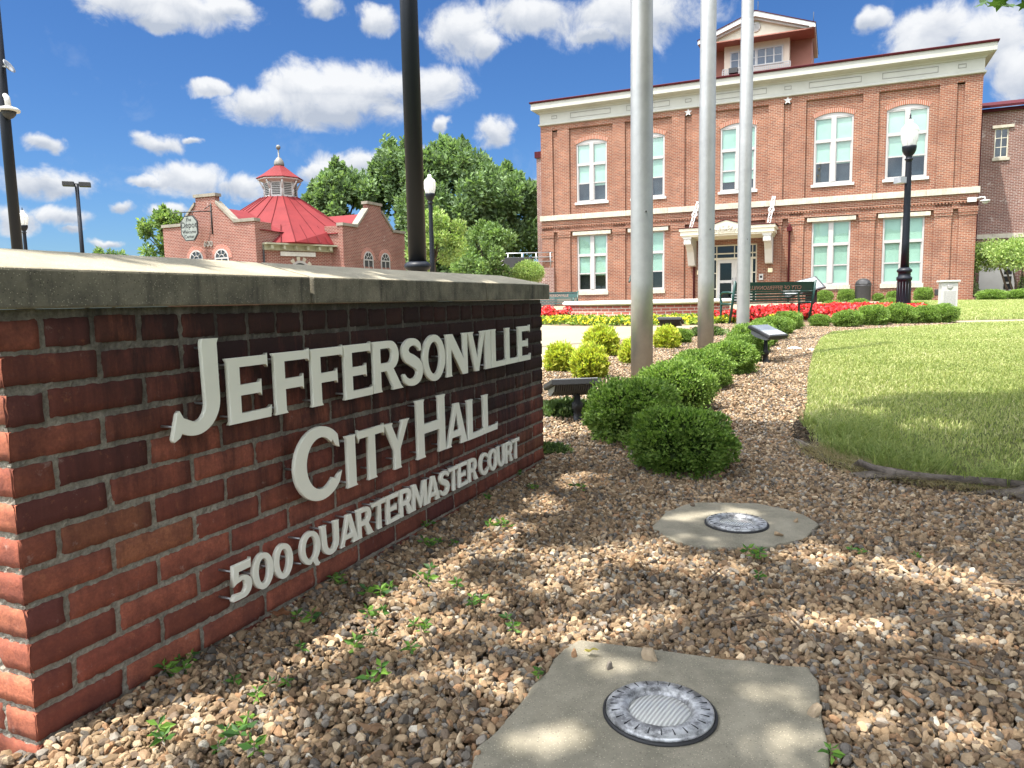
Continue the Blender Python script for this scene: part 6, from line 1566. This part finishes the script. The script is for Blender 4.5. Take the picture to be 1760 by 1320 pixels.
rg = np.random.default_rng(31)
n = 540000; y = 2.3 + 11.1 * rg.random(n) ** .8; x = rg.uniform(1.5, 12, n); ok = (x < .75 * y + 1.7) & (x > lawn_x(y) + .01) & (y < np.where(x > 8.2, 13.35, 13.4)); thin = rg.random(n) < np.clip(1.5 - y / 13, .35, 1); ok &= thin
x, y = x[ok], y[ok]; n = len(x); edge = np.exp(-((x - lawn_x(y)) / .18)); pat = .5 + .5 * np.sin(x * 1.7 + np.sin(y * 1.3) * 2) * np.sin(y * 1.1 + x * .6)
h = rg.uniform(.016, .036, n) * (1 + .0 * edge) * (.8 + .4 * pat); blades('grass', x, y, gzv(y) + .028, h, .0036 + .0006 * y, rg.uniform(.15, 1.0, n), rg, GR, 'short sunlit lawn grass beside the gravel bed')
def region_edge(n, r):
    t = r.random(n); y = 2.72 + 1.9 * t ** 1.3; x = lawn_x(y) + r.normal(-.035, .05, n) * (1.4 - t); return x, y
V, F, c = stones(5200, region_edge, .004, .013, 1, np.random.default_rng(90), .03)
tag(npmesh('soil_clods', V, F, M_gravel, c * .28), 'dark crumbly soil exposed along the cut lawn edge by the roots', 'soil', kind='stuff')
# longer uncut tufts along the near edge
n = 5200; y = rg.uniform(2.75, 4.5, n); x = lawn_x(y) + np.abs(rg.normal(.12, .20, n)); cl = np.sin(x * 9 + 3 * np.sin(y * 5)) > -.2; x, y = x[cl], y[cl]; n = len(x)
blades('grass', x, y, gzv(y) + .015, rg.uniform(.05, .15, n), .0045, rg.uniform(.4, 1.5, n), rg, GR, 'long uncut grass at the near edge of the lawn', [.4, .3, .1, .03, .02, .3])
n = 5500; t_ = rg.random(n); y = 2.75 + 1.1 * t_; x = lawn_x(y) + rg.normal(-.02, .05, n)
blades('grass', x, y, gzv(y) + .0, rg.uniform(.03, .09, n), .0022, rg.uniform(.8, 2.2, n), rg, np.array([(.36, .30, .17), (.28, .22, .12), (.42, .36, .22), (.2, .15, .09), (.3, .27, .12), (.15, .2, .05)]), 'dry straw coloured grass along the roots at the lawn edge')
n = 260000; y = rg.uniform(14.4, 33, n); x = rg.uniform(8.5, 31, n); fl = np.interp(y, [14.4, 20.6, 27, 30, 33], [8.55, 10.5, 13.7, 15.2, 16.5]); fr = np.interp(y, [14.4, 20.6, 27, 30, 33], [60, 45, 30.3, 23.5, 16.9]); ok = (x > fl) & (x < fr) & (x < .74 * y + 1); x, y = x[ok], y[ok]; n = len(x)
blades('grass', x, y, gzv(y) + .014, rg.uniform(.03, .06, n), .012, rg.uniform(.3, 1.0, n), rg, GR, 'mown far lawn in front of the town hall')


# ---------------------------------------------------------------- flower beds
def flowers(name, pts, hgt, pal, leafpal, lab, r, nl=46, npet=24, ps=.045):
    Ps = []; Ds = []; Ss = []; Cs = []
    for (x, y) in pts:
        z = gz(y); hh = hgt * r.uniform(.75, 1.25); d = unit(r.normal(size=(nl, 3)) * [1, 1, .8] + [0, 0, .2]); k = r.random(nl) ** .5
        Ps.append(np.array([x, y, z + hh * .5]) + d * k[:, None] * [.13, .13, hh * .5]); Ds.append(d + r.normal(0, .5, (nl, 3))); Ss.append(r.uniform(.05, .085, nl)); Cs.append(np.array(leafpal)[r.choice(len(leafpal), nl)] * r.uniform(.8, 1.2, (nl, 1)))
        d = unit(r.normal(size=(npet, 3)) * [1, 1, .5] + [0, -.15, .75]); P = np.array([x, y, z + hh * .55]) + d * [.14, .14, hh * .52]
        Ps.append(P); Ds.append(np.cross(d, unit(r.normal(size=(npet, 3))))); Ss.append(r.uniform(.7, 1.3, npet) * ps); Cs.append(np.array(pal)[r.choice(len(pal), npet)] * r.uniform(.85, 1.15, (npet, 1)))
    V, F = leafquads(np.concatenate(Ps), np.concatenate(Ds), np.concatenate(Ss), r, .95, .1)
    return tag(npmesh(name, V, F, M_petal, np.repeat(np.concatenate(Cs), 4, 0)), lab, 'flowers', kind='stuff')


rf = np.random.default_rng(51); PCX, PCY = 3.40, 18.6
m = MB(); m.lathe([(2.0, 0), (2.7, 0), (3.3, 0), (3.85, 0)], seg=64, cap=False); m.V = [(v[0], v[1], gz(PCY + v[1]) + .006) for v in m.V]; o = m.build('flower_bed', M_soil, uv=False); o.location = (PCX, PCY, 0); tag(o, kind='structure')
pts = []
while len(pts) < 330:
    a = R(rf.uniform(-178, -8)); q = rf.uniform(2.25, 3.75); x, y = PCX + q * math.cos(a), PCY + q * math.sin(a)
    if -172 < math.degrees(a) < -20 and not (math.degrees(a) < -150 and q < 3.0): pts.append((x, y))
YEL = [(.75, .58, .02), (.82, .68, .05), (.70, .50, .02), (.66, .62, .06)]
flowers('yellow_flowers', pts, .125, YEL, [(.12, .2, .03), (.2, .28, .04), (.28, .33, .05), (.09, .15, .03)], 'band of yellow bedding flowers curving round the brick planter', rf, 46, 22, .04)
REDP = [(.62, .03, .035), (.72, .06, .06), (.5, .02, .03), (.75, .12, .11)]; REDL = [(.10, .035, .02), (.07, .08, .025), (.2, .03, .03)]
poly = [(4.9, 15.7), (6.25, 15.5), (6.3, 14.15), (7.0, 14.25), (8.3, 14.6), (8.7, 16.2), (7.6, 17.1), (6.4, 16.9), (5.6, 16.9)]
pts = [(x, y) for x, y in zip(rf.uniform(4.8, 8.8, 620), rf.uniform(13.9, 17.2, 620)) if inpoly(np.array([x]), np.array([y]), poly)[0]]
flowers('red_flowers', pts, .25, REDP, REDL, 'dense bed of red begonias behind the dark bench', rf, 22, 44, .06)
pts = [(PCX + q * math.cos(R(a)), PCY + q * math.sin(R(a))) for a, q in zip(rf.uniform(-200, -150, 70), rf.uniform(2.3, 3.4, 70))]
flowers('red_flowers', pts, .27, REDP, REDL, 'red begonias below the brighter green bench at the left of the planter', rf, 22, 40, .055)
pts = [(4.55 + rf.normal(0, .15), 15.4 + rf.normal(0, .12)) for k in range(12)] + [(4.75 + rf.normal(0, .12), 14.9 + rf.normal(0, .1)) for k in range(8)]
flowers('red_flowers', pts, .22, REDP, REDL, 'small clump of red begonias between the second and third flagpoles', rf, 22, 36, .055)
for i, (x, y, s_) in enumerate([(3.62, 9.48, .09), (3.80, 9.30, .07), (3.5, 9.62, .06)]):
    V, F, c = stones(1, lambda n, r: (np.array([0.]), np.array([0.])), s_, s_ + .001, 2, np.random.default_rng(70 + i), .0)
    o = npmesh('white_rock', V, F, M_gravel, np.full_like(c, .62)); o.location = (x, y, gz(y) - .01); o.scale = (1, 1, .5); tag(o, 'pale flat rock on the gravel by the lawn edge', 'rock', 'pale rocks by the lawn edge')
for o_ in (pA,): pass

for i, (x, y, c_) in enumerate([(.17, 1.615, (.50, .42, .12)), (-.62, 1.86, (.30, .14, .08)), (.98, 1.45, (.34, .24, .13)), (.36, 2.2, (.36, .22, .12)), (1.55, 2.3, (.40, .30, .16)), (-.28, 1.33, (.28, .17, .10))]):
    V, F, c = maple(np.zeros((1, 3)), np.random.default_rng(130 + i), .052); V[:, 2] += .006 * np.sin(V[:, 0] * 160)
    o = npmesh('fallen_leaf', V, F, M_leafm, np.tile(np.array(c_), (len(V), 1))); o.location = (x, y, .036 if i else .04); tag(o, 'small yellow leaf fallen on the nearest concrete pad' if i == 0 else 'small dry brown leaf fallen on the gravel', 'leaf', 'dry leaves on the ground')
